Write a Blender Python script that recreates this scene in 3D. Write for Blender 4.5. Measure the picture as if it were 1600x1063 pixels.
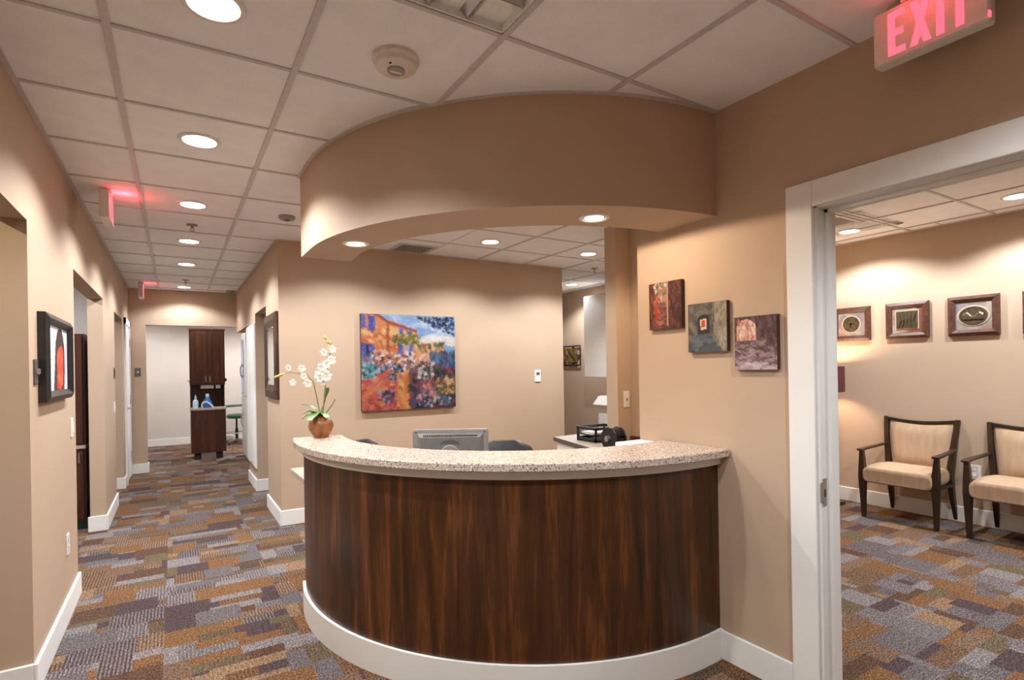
import bpy, bmesh, math, random
import numpy as np
from mathutils import Vector, Matrix
PI = math.pi
for o in list(bpy.data.objects): bpy.data.objects.remove(o)
SC = bpy.context.scene
COL = SC.collection
random.seed(7)

# ------------------------------------------------------------------ camera
H = 2.602            # ceiling height
EYE = 1.4043
F, CX, CY, YAW, ROLL = 848.63, 788.28, 574.84, 0.5450, -0.0164
fw = Vector((math.sin(YAW), math.cos(YAW), 0)); rt = Vector((math.cos(YAW), -math.sin(YAW), 0)); up = Vector((0, 0, 1))
r2 = math.cos(ROLL)*rt + math.sin(ROLL)*up; u2 = -math.sin(ROLL)*rt + math.cos(ROLL)*up
cam = bpy.data.cameras.new('camera'); camo = bpy.data.objects.new('camera', cam); COL.objects.link(camo)
M = Matrix.Identity(4)
for i in range(3): M[i][0], M[i][1], M[i][2] = r2[i], u2[i], -fw[i]
M.translation = (0, 0, EYE)
camo.matrix_world = M
cam.sensor_width = 36; cam.lens = F/1600*36; cam.shift_x = (800-CX)/1600; cam.shift_y = (CY-531.5)/1600
cam.clip_start = .02
SC.camera = camo
# ------------------------------------------------------------------ view / world
SC.view_settings.view_transform = 'Standard'; SC.view_settings.look = 'None'
SC.view_settings.gamma = 1; SC.view_settings.use_curve_mapping = False
SC.view_settings.exposure = 0.92
W = bpy.data.worlds.new('world'); SC.world = W; W.use_nodes = True
W.node_tree.nodes['Background'].inputs[0].default_value = (.9, .85, .8, 1)
W.node_tree.nodes['Background'].inputs[1].default_value = 0.25
WARM = (.93, .98, 1.03); WHITE = (.93, .98, 1.03)
SPOT_W = 66.0

# ------------------------------------------------------------------ node materials
class N:
    def __init__(s, name):
        s.m = bpy.data.materials.new(name); s.m.use_nodes = True
        s.t = s.m.node_tree; s.b = s.t.nodes['Principled BSDF']
    def n(s, typ, **kw):
        q = s.t.nodes.new(typ)
        for k, v in kw.items(): setattr(q, k, v)
        return q
    def l(s, a, b): s.t.links.new(a, b)
    def v(s, x, sock):
        if hasattr(x, 'links'): s.l(x, sock)
        else: sock.default_value = x
    def math(s, op, a, b=0.0, c=0.0):
        q = s.n('ShaderNodeMath', operation=op)
        s.v(a, q.inputs[0]); s.v(b, q.inputs[1]); s.v(c, q.inputs[2]); return q.outputs[0]
    def xyz(s, x, y, z=0.0):
        q = s.n('ShaderNodeCombineXYZ'); s.v(x, q.inputs[0]); s.v(y, q.inputs[1]); s.v(z, q.inputs[2]); return q.outputs[0]
    def sep(s, v):
        q = s.n('ShaderNodeSeparateXYZ'); s.l(v, q.inputs[0]); return q.outputs
    def pos(s): return s.n('ShaderNodeNewGeometry').outputs['Position']
    def obj(s): return s.n('ShaderNodeTexCoord').outputs['Object']
    def white(s, v):
        q = s.n('ShaderNodeTexWhiteNoise', noise_dimensions='3D'); s.l(v, q.inputs['Vector']); return q.outputs['Value']
    def scale(s, v, sc):
        q = s.n('ShaderNodeVectorMath', operation='MULTIPLY'); s.l(v, q.inputs[0]); q.inputs[1].default_value = sc; return q.outputs[0]
    def noise(s, v, sc=5, det=3, rough=.5, dist=0):
        q = s.n('ShaderNodeTexNoise'); s.l(v, q.inputs['Vector']); q.inputs['Scale'].default_value = sc
        q.inputs['Detail'].default_value = det; q.inputs['Roughness'].default_value = rough; q.inputs['Distortion'].default_value = dist
        return q.outputs['Fac']
    def ramp(s, fac, stops, mode='LINEAR'):
        q = s.n('ShaderNodeValToRGB'); q.color_ramp.interpolation = mode; e = q.color_ramp.elements
        while len(e) < len(stops): e.new(.5)
        for i, (p, c) in enumerate(stops): e[i].position = p; e[i].color = (*c, 1)
        s.v(fac, q.inputs[0]); return q.outputs[0]
    def mix(s, f, a, b, blend='MIX'):
        q = s.n('ShaderNodeMix', data_type='RGBA', blend_type=blend)
        s.v(f, q.inputs[0]); s.v(a, q.inputs[6]); s.v(b, q.inputs[7]); return q.outputs[2]
    def bump(s, h, st=.2, d=.01):
        q = s.n('ShaderNodeBump'); q.inputs['Strength'].default_value = st; q.inputs['Distance'].default_value = d
        s.l(h, q.inputs['Height']); s.l(q.outputs[0], s.b.inputs['Normal'])
    def out(s, col=None, rough=.5, metal=0, spec=.5):
        if col is not None: s.v(col, s.b.inputs['Base Color'])
        s.b.inputs['Roughness'].default_value = rough; s.b.inputs['Metallic'].default_value = metal
        s.b.inputs['Specular IOR Level'].default_value = spec
        return s.m
def srgb(r, g, b):
    f = lambda c: (c/255/12.92) if c/255 <= .04045 else ((c/255+.055)/1.055)**2.4
    return (f(r), f(g), f(b))
def c4(c): return (*c, 1)
def plain(name, col, rough=.5, metal=0, var=.06, sc=40, spec=.5):
    k = N(name); f = k.noise(k.obj(), sc, 2)
    a = tuple(x*(1-var) for x in col); b = tuple(min(1, x*(1+var)) for x in col)
    return k.out(k.ramp(f, [(.3, a), (.7, b)]), rough, metal, spec)
def emis(name, col, strength):
    k = N(name); k.b.inputs['Base Color'].default_value = c4(col)
    k.b.inputs['Emission Color'].default_value = c4(col); k.b.inputs['Emission Strength'].default_value = strength
    return k.m
def paint(name, col):
    k = N(name); p = k.pos()
    f = k.noise(p, 1.3, 3); g = k.noise(p, 260, 2)
    k.bump(g, .12, .002)
    a = tuple(x*.97 for x in col); b = tuple(x*1.03 for x in col)
    return k.out(k.ramp(f, [(.3, a), (.7, b)]), .75, 0, .25)
def wood(name, dark, mid, light, sx=14, sz=1.1, rough=.35, axis=2, coord='pos'):
    k = N(name); p = k.pos() if coord == 'pos' else k.obj()
    s = [sx, sx, sx]; s[axis] = sz
    f = k.noise(k.scale(p, tuple(s)), 1.0, 6, .62, .6)
    g = k.noise(k.scale(p, tuple(x*7 for x in s)), 1.0, 2, .5)
    h = k.math('ADD', k.math('MULTIPLY', f, .8), k.math('MULTIPLY', g, .2))
    k.bump(g, .05, .002)
    return k.out(k.ramp(h, [(.3, dark), (.52, mid), (.72, light)]), rough, 0, .4)
def vcol(name, rough=.6, bump=0):
    k = N(name); q = k.n('ShaderNodeVertexColor', layer_name='Col')
    if bump: k.bump(k.noise(k.obj(), 120, 3), bump, .003)
    return k.out(q.outputs[0], rough, 0, .3)

def carpet_mat():
    k = N('patchwork carpet'); x, y, z = k.sep(k.pos())
    jn = k.n('ShaderNodeTexNoise'); k.l(k.pos(), jn.inputs['Vector']); jn.inputs['Scale'].default_value = 90; jn.inputs['Detail'].default_value = 1
    jr, jg, jb = k.sep(jn.outputs['Color'])
    x = k.math('ADD', x, k.math('MULTIPLY', k.math('SUBTRACT', jr, .5), .012)); y = k.math('ADD', y, k.math('MULTIPLY', k.math('SUBTRACT', jg, .5), .016))
    T = .6096
    col = k.math('FLOOR', k.math('DIVIDE', k.math('ADD', x, .07), T))
    ch = k.white(k.xyz(col, 3.3))
    yy = k.math('ADD', y, k.math('MULTIPLY', ch, 1.7))
    def layer(hh, wmin, wrange, seed):
        row = k.math('FLOOR', k.math('DIVIDE', yy, hh))
        rh = k.white(k.xyz(row, col, seed))
        w = k.math('ADD', wmin, k.math('MULTIPLY', rh, wrange))
        cell = k.math('FLOOR', k.math('ADD', k.math('DIVIDE', x, w), k.math('MULTIPLY', rh, 9.0)))
        v = k.xyz(k.math('ADD', cell, k.math('MULTIPLY', col, 13.0)), row, seed)
        return k.white(v), k.white(k.scale(v, (1.7, 2.3, 1.1))), k.white(k.scale(v, (.7, 1.3, 3.1)))
    a1, b1, c1 = layer(.085, .16, .26, 1.0)
    a2, b2, c2 = layer(.19, .13, .2, 2.0)
    pick = k.math('GREATER_THAN', c2, .48)
    def sel(a, b): return k.math('ADD', k.math('MULTIPLY', a, k.math('SUBTRACT', 1.0, pick)), k.math('MULTIPLY', b, pick))
    ca, st = sel(a1, a2), sel(b1, b2)
    G1, G2, P, B, O, T2, OL = srgb(124, 116, 114), srgb(100, 92, 92), srgb(78, 64, 64), srgb(88, 66, 52), srgb(116, 84, 56), srgb(132, 106, 82), srgb(98, 86, 66)
    base = k.ramp(ca, [(0, G1), (.15, O), (.29, P), (.42, T2), (.53, G2), (.66, B), (.78, OL), (.88, O)], 'CONSTANT')
    alt = k.ramp(ca, [(0, P), (.15, B), (.29, G1), (.42, P), (.53, G1), (.66, T2), (.78, B), (.88, G2)], 'CONSTANT')
    sm = k.math('GREATER_THAN', st, .62)
    stripe = k.math('GREATER_THAN', k.math('SINE', k.math('MULTIPLY', x, 2*PI/.017)), .15)
    colr = k.mix(k.math('MULTIPLY', k.math('MULTIPLY', sm, stripe), .8), base, alt)
    sp = k.noise(k.pos(), 150, 2, .8)
    big = k.noise(k.pos(), 60, 3, .8)
    colr = k.mix(1.0, colr, k.ramp(sp, [(.38, (.1, .09, .09)), (.62, (1.75, 1.75, 1.75))]), 'MULTIPLY')
    colr = k.mix(.7, colr, k.ramp(big, [(.35, (.35, .33, .33)), (.65, (1.5, 1.5, 1.5))]), 'MULTIPLY')
    k.bump(sp, .5, .004)
    return k.out(colr, .95, 0, .1)
def quartz_mat():
    k = N('speckled quartz'); p = k.pos()
    a = k.noise(p, 120, 1, .6); b = k.noise(k.scale(p, (1.3, 1.1, 1.7)), 95, 1, .6); c = k.noise(p, 60, 3, .6)
    base = k.ramp(c, [(.3, srgb(178, 162, 148)), (.7, srgb(198, 182, 168))])
    base = k.mix(k.ramp(a, [(.57, (0, 0, 0)), (.63, (1, 1, 1))]), base, c4(srgb(96, 84, 72)))
    base = k.mix(k.ramp(b, [(.33, (1, 1, 1)), (.38, (0, 0, 0))]), base, c4(srgb(240, 234, 226)))
    return k.out(base, .22, 0, .5)
def tile_mat():
    k = N('mineral ceiling tile'); p = k.pos()
    g = k.noise(p, 260, 2, .7); f = k.noise(p, 8, 3)
    k.bump(g, .35, .003)
    c = k.mix(.22, k.ramp(f, [(.3, srgb(236, 235, 235)), (.7, srgb(242, 241, 241))]), k.ramp(g, [(.35, (.7, .69, .68)), (.6, (1, 1, 1))]), 'MULTIPLY')
    return k.out(c, .95, 0, .1)
MAT = dict(
    wall=paint('tan wall paint', srgb(182, 158, 135)),
    wallgrey=paint('pale grey wall paint', srgb(205, 198, 192)),
    white=paint('white trim paint', srgb(226, 224, 220)),
    slab=plain('ceiling slab', (.5, .48, .46), .9),
    tile=tile_mat(), tee=plain('painted steel tee', srgb(196, 190, 186), .5),
    carpet=carpet_mat(), quartz=quartz_mat(),
    deskwood=wood('dark stained veneer', srgb(30, 17, 7), srgb(72, 41, 18), srgb(126, 74, 33), 14, 1.0, .33),
    cabwood=wood('dark cherry cabinet', srgb(50, 27, 20), srgb(76, 42, 30), srgb(98, 56, 40), 16, 1.3, .35),
    chairwood=wood('espresso chair frame', srgb(34, 22, 12), srgb(50, 34, 20), srgb(66, 46, 28), 20, 2, .35, 2, 'obj'),
    framewood=wood('brown picture moulding', srgb(52, 29, 18), srgb(80, 46, 30), srgb(110, 68, 46), 30, 30, .5),
    rustic=wood('rustic mirror frame', srgb(26, 15, 7), srgb(58, 36, 17), srgb(112, 72, 34), 22, 5, .45),
    blackframe=plain('black moulding', (.012, .012, .011), .3, 0, .2),
    black=plain('black plastic', (.015, .015, .016), .35, 0, .2),
    blackmatte=plain('black trim', (.02, .018, .016), .6, 0, .2),
    leather=plain('black leather', (.03, .033, .037), .38, 0, .3, 60),
    greyplastic=plain('grey plastic', srgb(112, 110, 108), .4),
    silver=plain('silver plastic', srgb(142, 139, 136), .35, .1),
    chrome=plain('brushed nickel', (.55, .53, .5), .28, .9),
    whiteplastic=plain('white plastic', srgb(232, 230, 226), .35),
    cream=plain('ivory switch plate', srgb(228, 222, 212), .4),
    ringwhite=plain('white light trim', srgb(224, 220, 214), .45),
    lens=emis('lit lamp lens', (1, .93, .84), 14.0),
    lenswarm=emis('lit warm lamp lens', (1, .86, .68), 12.0),
    redglow=emis('red lit letters', (1, .11, .16), .85),
    redface=None,
    signwhite=plain('white sign housing', srgb(216, 206, 196), .45),
    terracotta=None, leaf=plain('orchid leaf', srgb(84, 118, 56), .4, 0, .35, 30), stem=plain('flower stem', srgb(120, 120, 60), .5, 0, .2),
    petal=plain('white petal', srgb(222, 216, 208), .5, 0, .03), bud=plain('yellow green bud', srgb(190, 180, 96), .5, 0, .2),
    lip=plain('orchid lip', srgb(226, 196, 120), .5, 0, .2),
    moss=plain('dry moss', srgb(96, 84, 52), .9, 0, .4, 90),
    upholstery=None, maroon=plain('maroon lamp shade', srgb(86, 34, 30), .8, 0, .12, 200),
    darkgrey=plain('charcoal metal', srgb(86, 82, 78), .4), mirror=plain('mirror glass', (.82, .83, .82), .03, 1, .01),
    granite=plain('light worktop', srgb(180, 166, 150), .3, 0, .2, 160), greytop=plain('grey laminate top', srgb(150, 136, 122), .4, 0, .15, 120),
    greyedge=plain('dark laminate edge', srgb(84, 74, 66), .5),
    green=plain('green vinyl', srgb(50, 92, 68), .45, 0, .15), darkgreen=plain('dark green vinyl', srgb(18, 58, 36), .5, 0, .2),
    paper=plain('white paper', srgb(236, 234, 236), .7, 0, .02), bluebottle=plain('blue bottle', srgb(34, 110, 186), .25, 0, .15),
    palebottle=plain('pale blue bottle', srgb(190, 214, 232), .25, 0, .08), bluedaylight=None,
    greyvent=plain('grey louvre', srgb(150, 144, 138), .5), darkvoid=plain('dark duct', (.05, .045, .04), .9),
    brass=plain('sprinkler brass', srgb(150, 140, 126), .35, .7), bronze=plain('bronze relief', srgb(84, 70, 50), .4, .3, .3, 60),
    rust=plain('verdigris panel', srgb(120, 96, 52), .5, .2, .4, 18),
    reflector=plain('parabolic reflector', srgb(170, 166, 162), .25, .6, .03), art=vcol('printed picture', .6), canvas=vcol('painted canvas', .55, .3),
)
k = N('brown glazed clay'); MAT['terracotta'] = k.out(k.ramp(k.noise(k.scale(k.obj(), (1, 1, .6)), 22, 4, .6, .4), [(.3, srgb(104, 62, 34)), (.55, srgb(142, 88, 50)), (.75, srgb(164, 112, 70))]), .35)
k = N('tan chair fabric'); g = k.noise(k.obj(), 240, 2); k.bump(g, .25, .002); MAT['upholstery'] = k.out(k.ramp(k.noise(k.scale(k.obj(), (30, 30, 4)), 1, 3), [(.3, srgb(168, 140, 114)), (.7, srgb(184, 156, 128))]), .9, 0, .2)
k = N('blue daylight tint'); k.b.inputs['Transmission Weight'].default_value = .35; MAT['bluedaylight'] = k.out(c4(srgb(120, 150, 235)), .1)  # blue of window daylight put into the material colour
k = N('red lit sign face'); k.b.inputs['Emission Color'].default_value = (1, .2, .2, 1); k.b.inputs['Emission Strength'].default_value = .25
MAT['redface'] = k.out(c4(srgb(214, 190, 180)), .4)

# ------------------------------------------------------------------ mesh helpers
ORG = {}
class MB:
    def __init__(s): s.v = []; s.f = []
    def add(s, V, Fc):
        o = len(s.v); s.v += [tuple(p) for p in V]; s.f += [tuple(i+o for i in q) for q in Fc]; return s
    def box(s, x0, x1, y0, y1, z0, z1):
        V = [(x, y, z) for z in (z0, z1) for x, y in ((x0, y0), (x1, y0), (x1, y1), (x0, y1))]
        return s.add(V, [(3, 2, 1, 0), (4, 5, 6, 7), (0, 1, 5, 4), (1, 2, 6, 5), (2, 3, 7, 6), (3, 0, 4, 7)])
    def loft(s, rings, cap=True, closed=False):
        n = len(rings[0]); V = [p for r in rings for p in r]; Fc = []
        m = len(rings)
        for i in range(m if closed else m-1):
            for j in range(n):
                a, b = i*n+j, i*n+(j+1) % n; c, d = ((i+1) % m)*n+(j+1) % n, ((i+1) % m)*n+j
                Fc.append((a, b, c, d))
        if cap and not closed: Fc += [tuple(range(n))[::-1], tuple((m-1)*n+j for j in range(n))]
        return s.add(V, Fc)
    def prism(s, poly, z0, z1):
        return s.loft([[(x, y, z0) for x, y in poly], [(x, y, z1) for x, y in poly]])
    def lathe(s, c, prof, seg=24, axis='z'):
        rings = []
        for r, h in prof:
            ring = []
            for j in range(seg):
                a = 2*PI*j/seg; u, w = r*math.cos(a), r*math.sin(a)
                p = {'z': (u, w, h), 'x': (h, u, w), 'y': (w, h, u)}[axis]
                ring.append((c[0]+p[0], c[1]+p[1], c[2]+p[2]))
            rings.append(ring)
        return s.loft(rings)
    def tube(s, pts, rad, seg=8):
        pts = [Vector(p) for p in pts]; n = len(pts)
        if not hasattr(rad, '__len__'): rad = [rad]*n
        rings = []; t0 = (pts[1]-pts[0]).normalized()
        ref = Vector((0, 0, 1)) if abs(t0.z) < .9 else Vector((1, 0, 0))
        u = t0.cross(ref).normalized()
        for i in range(n):
            t = (pts[min(i+1, n-1)]-pts[max(i-1, 0)]).normalized()
            u = (u-u.dot(t)*t).normalized(); w = t.cross(u)
            rings.append([tuple(pts[i]+rad[i]*(math.cos(2*PI*j/seg)*u+math.sin(2*PI*j/seg)*w)) for j in range(seg)])
        return s.loft(rings)
    def bar(s, pts, sizes, side):
        """rectangular section along pts; sizes (along side, along other)"""
        pts = [Vector(p) for p in pts]; n = len(pts); side = Vector(side).normalized(); rings = []
        for i in range(n):
            t = (pts[min(i+1, n-1)]-pts[max(i-1, 0)]).normalized()
            u = (side-side.dot(t)*t).normalized(); w = t.cross(u); a, b = sizes[i] if isinstance(sizes, list) else sizes
            rings.append([tuple(pts[i]+u*p*a/2+w*q*b/2) for p, q in ((-1, -1), (1, -1), (1, 1), (-1, 1))])
        return s.loft(rings)
    def build(s, name, mat, parent=None, smooth=False, bevel=0, seg=2, local=False):
        o0 = Vector((0, 0, 0))
        if parent is not None and not local: o0 = ORG.get(parent.name, Vector((0, 0, 0)))
        me = bpy.data.meshes.new(name)
        me.from_pydata([(p[0]-o0.x, p[1]-o0.y, p[2]-o0.z) for p in s.v], [], s.f); me.validate()
        bm = bmesh.new(); bm.from_mesh(me); bmesh.ops.recalc_face_normals(bm, faces=bm.faces)
        if bevel:
            ed = [e for e in bm.edges if len(e.link_faces) == 2 and e.calc_face_angle(0) > .6]
            bmesh.ops.bevel(bm, geom=ed, offset=bevel, segments=seg, affect='EDGES', clamp_overlap=True)
        bm.to_mesh(me); bm.free()
        if mat: me.materials.append(MAT[mat] if isinstance(mat, str) else mat)
        if smooth:
            for p in me.polygons: p.use_smooth = True
            try: me.set_sharp_from_angle(angle=.7)
            except Exception: pass
        o = bpy.data.objects.new(name, me); COL.objects.link(o)
        if parent is not None: o.parent = parent
        ORG[o.name] = o0
        return o
def box(name, mat, parent, x0, x1, y0, y1, z0, z1, bevel=0, **kw):
    return MB().box(min(x0, x1), max(x0, x1), min(y0, y1), max(y0, y1), z0, z1).build(name, mat, parent, bevel=bevel, **kw)
def tag(o, label, cat, group=None):
    o['label'] = label; o['category'] = cat
    if group: o['group'] = group
    return o
def thing(name, label, cat, loc, group=None, rotz=0):
    o = bpy.data.objects.new(name, None); o.empty_display_size = .1; COL.objects.link(o); o.location = loc; o.rotation_euler = (0, 0, rotz)
    ORG[o.name] = Vector(loc); return tag(o, label, cat, group)
def struct(o): o['kind'] = 'structure'; return o
def copy_tree(o, parent=None):
    c = o.copy(); COL.objects.link(c)
    if parent is not None: c.parent = parent
    ORG[c.name] = ORG.get(o.name, Vector((0, 0, 0))).copy()
    for ch in list(o.children): copy_tree(ch, c)
    return c
def boxes(name, mat, lst, bevel=0, parent=None):
    m = MB()
    for b in lst: m.box(*b)
    o = m.build(name, mat, parent, bevel=bevel)
    return struct(o) if parent is None else o
def spot(name, loc, watts, col, parent, angle=142, blend=.4, rad=.035):
    d = bpy.data.lights.new(name, 'SPOT'); d.energy = watts; d.color = col; d.spot_size = math.radians(angle); d.spot_blend = blend; d.shadow_soft_size = rad
    o = bpy.data.objects.new(name, d); COL.objects.link(o)
    if parent is not None: o.parent = parent; o.location = Vector(loc)-ORG[parent.name]
    else: o.location = loc
    return o
def arc(c, r, a0, a1, n):
    return [(c[0]+r*math.cos(math.radians(a0+(a1-a0)*i/n)), c[1]+r*math.sin(math.radians(a0+(a1-a0)*i/n))) for i in range(n+1)]

# ------------------------------------------------------------------ structure
LW, RW, PW, EW, WW = -.55, 2.22, 5.28, 9.2, 5.82
TOP = 2.70; OP = 2.085
XL, XR, YB, YF = -2.6, 5.94, -1.7, 12.52
floor = struct(box('floor', 'slab', None, XL, XR, YB, YF, -.12, -.008))
ceiling = struct(box('ceiling', 'slab', None, XL, XR, YB, YF, 2.64, 2.76))
boxes('wall_left', 'wall', [
    (-.665, LW, YB, 1.45, 0, TOP), (-.665, LW, 1.45, 3.13, 2.09, TOP), (-.665, LW, 3.13, 4.40, 0, TOP), (-.665, LW, 4.40, 6.06, OP, TOP),
    (-.665, LW, 6.06, 7.11, 0, TOP), (-.665, LW, 7.11, 8.10, OP-.01, TOP), (-.665, LW, 8.10, EW, 0, TOP)])
boxes('wall_hall_end', 'wall', [(-.70, -.35, EW, 9.32, 0, TOP), (-.35, .93, EW, 9.32, 2.095, TOP)])
boxes('wall_hall_right', 'wall', [(.81, .93, PW+.12, 6.08, 0, TOP), (.81, .93, 6.08, 6.97, OP, TOP), (.81, .93, 6.97, 7.75, 0, TOP), (.81, .93, 7.75, EW, 2.005, TOP)])
boxes('wall_reception', 'wall', [(.81, 4.04, PW, PW+.12, 0, TOP)])
boxes('wall_right', 'wall', [(RW, RW+.12, 1.235, 2.21, 0, TOP), (RW, RW+.12, .30, 1.235, 2.05, TOP), (RW, RW+.12, YB, .30, 0, TOP)])
boxes('wall_reception_side', 'wall', [(RW+.12, 3.488, 2.09, 2.21, 0, TOP), (3.368, 3.488, 2.21, 3.45, 0, TOP)])
boxes('wall_waiting_back', 'wall', [(3.213, WW, 3.45, 3.587, 0, TOP)])
boxes('wall_waiting', 'wall', [(WW, XR, YB, 3.587, 0, TOP)])
boxes('wall_corridor', 'wall', [(5.45, 5.57, 3.587, 8.5, 0, TOP), (3.92, 4.04, PW+.12, 8.5, 0, TOP), (3.92, 5.57, 8.5, 8.62, 0, TOP)])
boxes('wall_near', 'wall', [(XL, XR, YB-.12, YB, 0, TOP)])
boxes('wall_side_outer', 'wallgrey', [(XL-.12, XL, YB, 9.32, 0, TOP)])
for i_, y_ in enumerate((3.42, 6.80, EW)): boxes(f'wall_partition_{i_+1}', 'wallgrey', [(XL, -.70, y_, y_+.12, 0, TOP)])
boxes('wall_end_room', 'wallgrey', [(-1.32, 2.32, 12.4, 12.52, 0, TOP), (-1.32, -1.2, 9.32, 12.4, 0, TOP), (2.2, 2.32, 5.4, 12.4, 0, TOP)])
# curved soffit over the desk
so = [(.679, 3.53)] + arc((2.238, 3.244), 1.559, 180, 269.3, 40)
si = [(RW, 2.035)] + arc((2.225, 3.29), 1.255, 268, 180, 40) + [(.985, 3.53)]
def resample(p, n):
    p = [Vector(q) for q in p]; d = [0]
    for i in range(1, len(p)): d.append(d[-1]+(p[i]-p[i-1]).length)
    out = []
    for k_ in range(n+1):
        t = d[-1]*k_/n; i = max(1, next((j for j in range(len(d)) if d[j] >= t-1e-9), len(d)-1))
        f = (t-d[i-1])/max(1e-9, d[i]-d[i-1]); q = p[i-1].lerp(p[i], f); out.append((q.x, q.y))
    return out
def ring_strip(outer, inner, z0, z1, n=44):
    a, b = resample(outer, n), resample(inner, n)
    return MB().loft([[(*a[i], z0), (*b[i], z0), (*b[i], z1), (*a[i], z1)] for i in range(n+1)])
struct(ring_strip(so+[(RW, 1.685)], si[::-1], 2.111, TOP).build('wall_soffit', 'wall', None, smooth=True))

struct(ring_strip([(p[0]-.02 if p[0] < 1 else p[0], p[1]-.02 if p[0] > .75 else p[1]) for p in so]+[(RW, 1.665)], so+[(RW, 1.685)], 2.598, 2.606).build('trim_2', 'tee', None))
# baseboards -------------------------------------------------------
BH, BT = .138, .016
def bb(name, lst):
    m = MB()
    for x0, x1, y0, y1 in lst:
        m.box(min(x0, x1), max(x0, x1), min(y0, y1), max(y0, y1), 0, BH)
    return struct(m.build(name, 'white', None, bevel=.004, seg=1))
bb('baseboard_left', [(LW, LW+BT, YB, 1.45), (LW, LW+BT, 3.13-BT, 4.40+BT), (-.665, LW, 3.13-BT, 3.13), (-.665, LW, 4.40, 4.40+BT), (LW, LW+BT, 6.06-BT, 7.11+BT), (-.665-BT, LW, 6.06-BT, 6.06), (-.665, LW, 7.11, 7.11+BT), (-.665, LW+BT, 8.10-BT, 8.10), (LW, LW+BT, 8.10, 8.33)])
bb('baseboard_hall_end', [(LW, -.35+BT, EW-BT, EW), (-.35, -.35+BT, EW, 9.32)])
bb('baseboard_hall_right', [(.81-BT, .81, PW-BT, 6.08+BT), (.81, .93, 6.08, 6.08+BT), (.81-BT, .81, 6.97-BT, 7.75+BT), (.81, .93, 6.97-BT, 6.97), (.81, .93, 7.75, 7.75+BT)])
bb('baseboard_reception', [(.81, 4.04, PW-BT, PW)])
bb('baseboard_right', [(RW-BT, RW, 1.335, 1.69)])
bb('baseboard_waiting', [(WW-BT, WW, YB, 3.45), (3.488, WW-BT, 3.45-BT, 3.45)])
bb('baseboard_corridor', [(5.45-BT, 5.45, 3.6, 8.5)])
bb('baseboard_end_room', [(-1.2, 2.2, 12.4-BT, 12.4)])

# carpet tiles -----------------------------------------------------
T = .6096
def tiles_in(rects, ox, oy, minw=.006):
    out = {}
    x0 = min(r[0] for r in rects); x1 = max(r[1] for r in rects); y0 = min(r[2] for r in rects); y1 = max(r[3] for r in rects)
    for i in range(math.floor((x0-ox)/T), math.ceil((x1-ox)/T)):
        for j in range(math.floor((y0-oy)/T), math.ceil((y1-oy)/T)):
            a, b, c, d = ox+i*T, ox+(i+1)*T, oy+j*T, oy+(j+1)*T; parts = []
            for r in rects:
                p = (max(a, r[0]), min(b, r[1]), max(c, r[2]), min(d, r[3]))
                if p[1]-p[0] > minw and p[3]-p[2] > minw: parts.append(p)
            if sum((p[1]-p[0])*(p[3]-p[2]) for p in parts) > .97*T*T: parts = [(a, b, c, d)]
            for q, p in enumerate(parts): out[(i, j, q)] = p
    return out
SHARE = {}
def slab_piece(name, mat, parent, r, z0, z1, gap):
    w, d = round(r[1]-r[0], 3), round(r[3]-r[2], 3); key = (name, w, d)
    if key not in SHARE:
        o = MB().box(-w/2+gap, w/2-gap, -d/2+gap, d/2-gap, 0, z1-z0).build(name, mat, parent, local=True); SHARE[key] = o.data
    else:
        o = bpy.data.objects.new(name, SHARE[key]); COL.objects.link(o); o.parent = parent
    o.location = ((r[0]+r[1])/2, (r[2]+r[3])/2, z0); return o
for r in tiles_in([(-.70, 2.34, .3, 5.28), (-.70, .93, 5.28, 9.32), (-1.3, -.70, 4.6, 6.8)], -.07, 0).values(): slab_piece('carpet_tile', 'carpet', floor, r, -.008, 0, .0004)
for r in tiles_in([(2.34, WW, -.3, 3.45)], -.07, .2).values(): slab_piece('carpet_tile', 'carpet', floor, r, -.008, 0, .0004)
for r in tiles_in([(-1.2, 2.2, 9.32, 12.4)], -.07, 0).values(): slab_piece('carpet_tile', 'carpet', floor, r, -.008, 0, .0004)
for r in [(2.34, 5.45, 2.21, 8.5), (-.7, 2.34, YB, .3), (XL, -.70, YB, 4.6), (XL, -1.3, 4.6, 9.2), (-1.3, -.7, 6.8, 9.2), (.93, 2.2, 5.4, 9.32), (2.34, WW, YB, -.3)]:
    slab_piece('carpet_roll', 'carpet', floor, r, -.008, -.0005, 0)

# ceiling grid -----------------------------------------------------
GX, GY = -.186, 1.672-2*T
TR_CELL = None
def grid(rects, ox, oy, skip=()):
    for (i, j, q), r in tiles_in(rects, ox, oy, .035).items():
        if (i, j) in skip: continue
        slab_piece('ceiling_tile', 'tile', ceiling, r, 2.606, 2.625, .007)
    x0 = min(r[0] for r in rects); x1 = max(r[1] for r in rects); y0 = min(r[2] for r in rects); y1 = max(r[3] for r in rects)
    def merge(iv):
        iv = sorted(iv); out = []
        for a, b in iv:
            if out and a <= out[-1][1]+.03: out[-1][1] = max(out[-1][1], b)
            else: out.append([a, b])
        return out
    w = .012
    for i in range(math.floor((x0-ox)/T), math.ceil((x1-ox)/T)+1):
        x = ox+i*T
        for a, b in merge([(r[2], r[3]) for r in rects if r[0]+.01 < x < r[1]-.01]): box('tee_rail', 'tee', ceiling, x-w, x+w, a, b, 2.599, 2.609)
    for j in range(math.floor((y0-oy)/T), math.ceil((y1-oy)/T)+1):
        y = oy+j*T
        for a, b in merge([(r[0], r[1]) for r in rects if r[2]+.01 < y < r[3]-.01]): box('cross_rail', 'tee', ceiling, a, b, y-w*.8, y+w*.8, 2.600, 2.609)
XS = GX+4*T
HALLR = [(LW, XS, -.4, PW), (LW, .81, PW, EW), (XS, 5.45, 2.21, PW), (4.04, 5.45, PW, 8.5)]
grid(HALLR, GX, GY, skip={(1, 1), (1, 0)})
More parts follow.
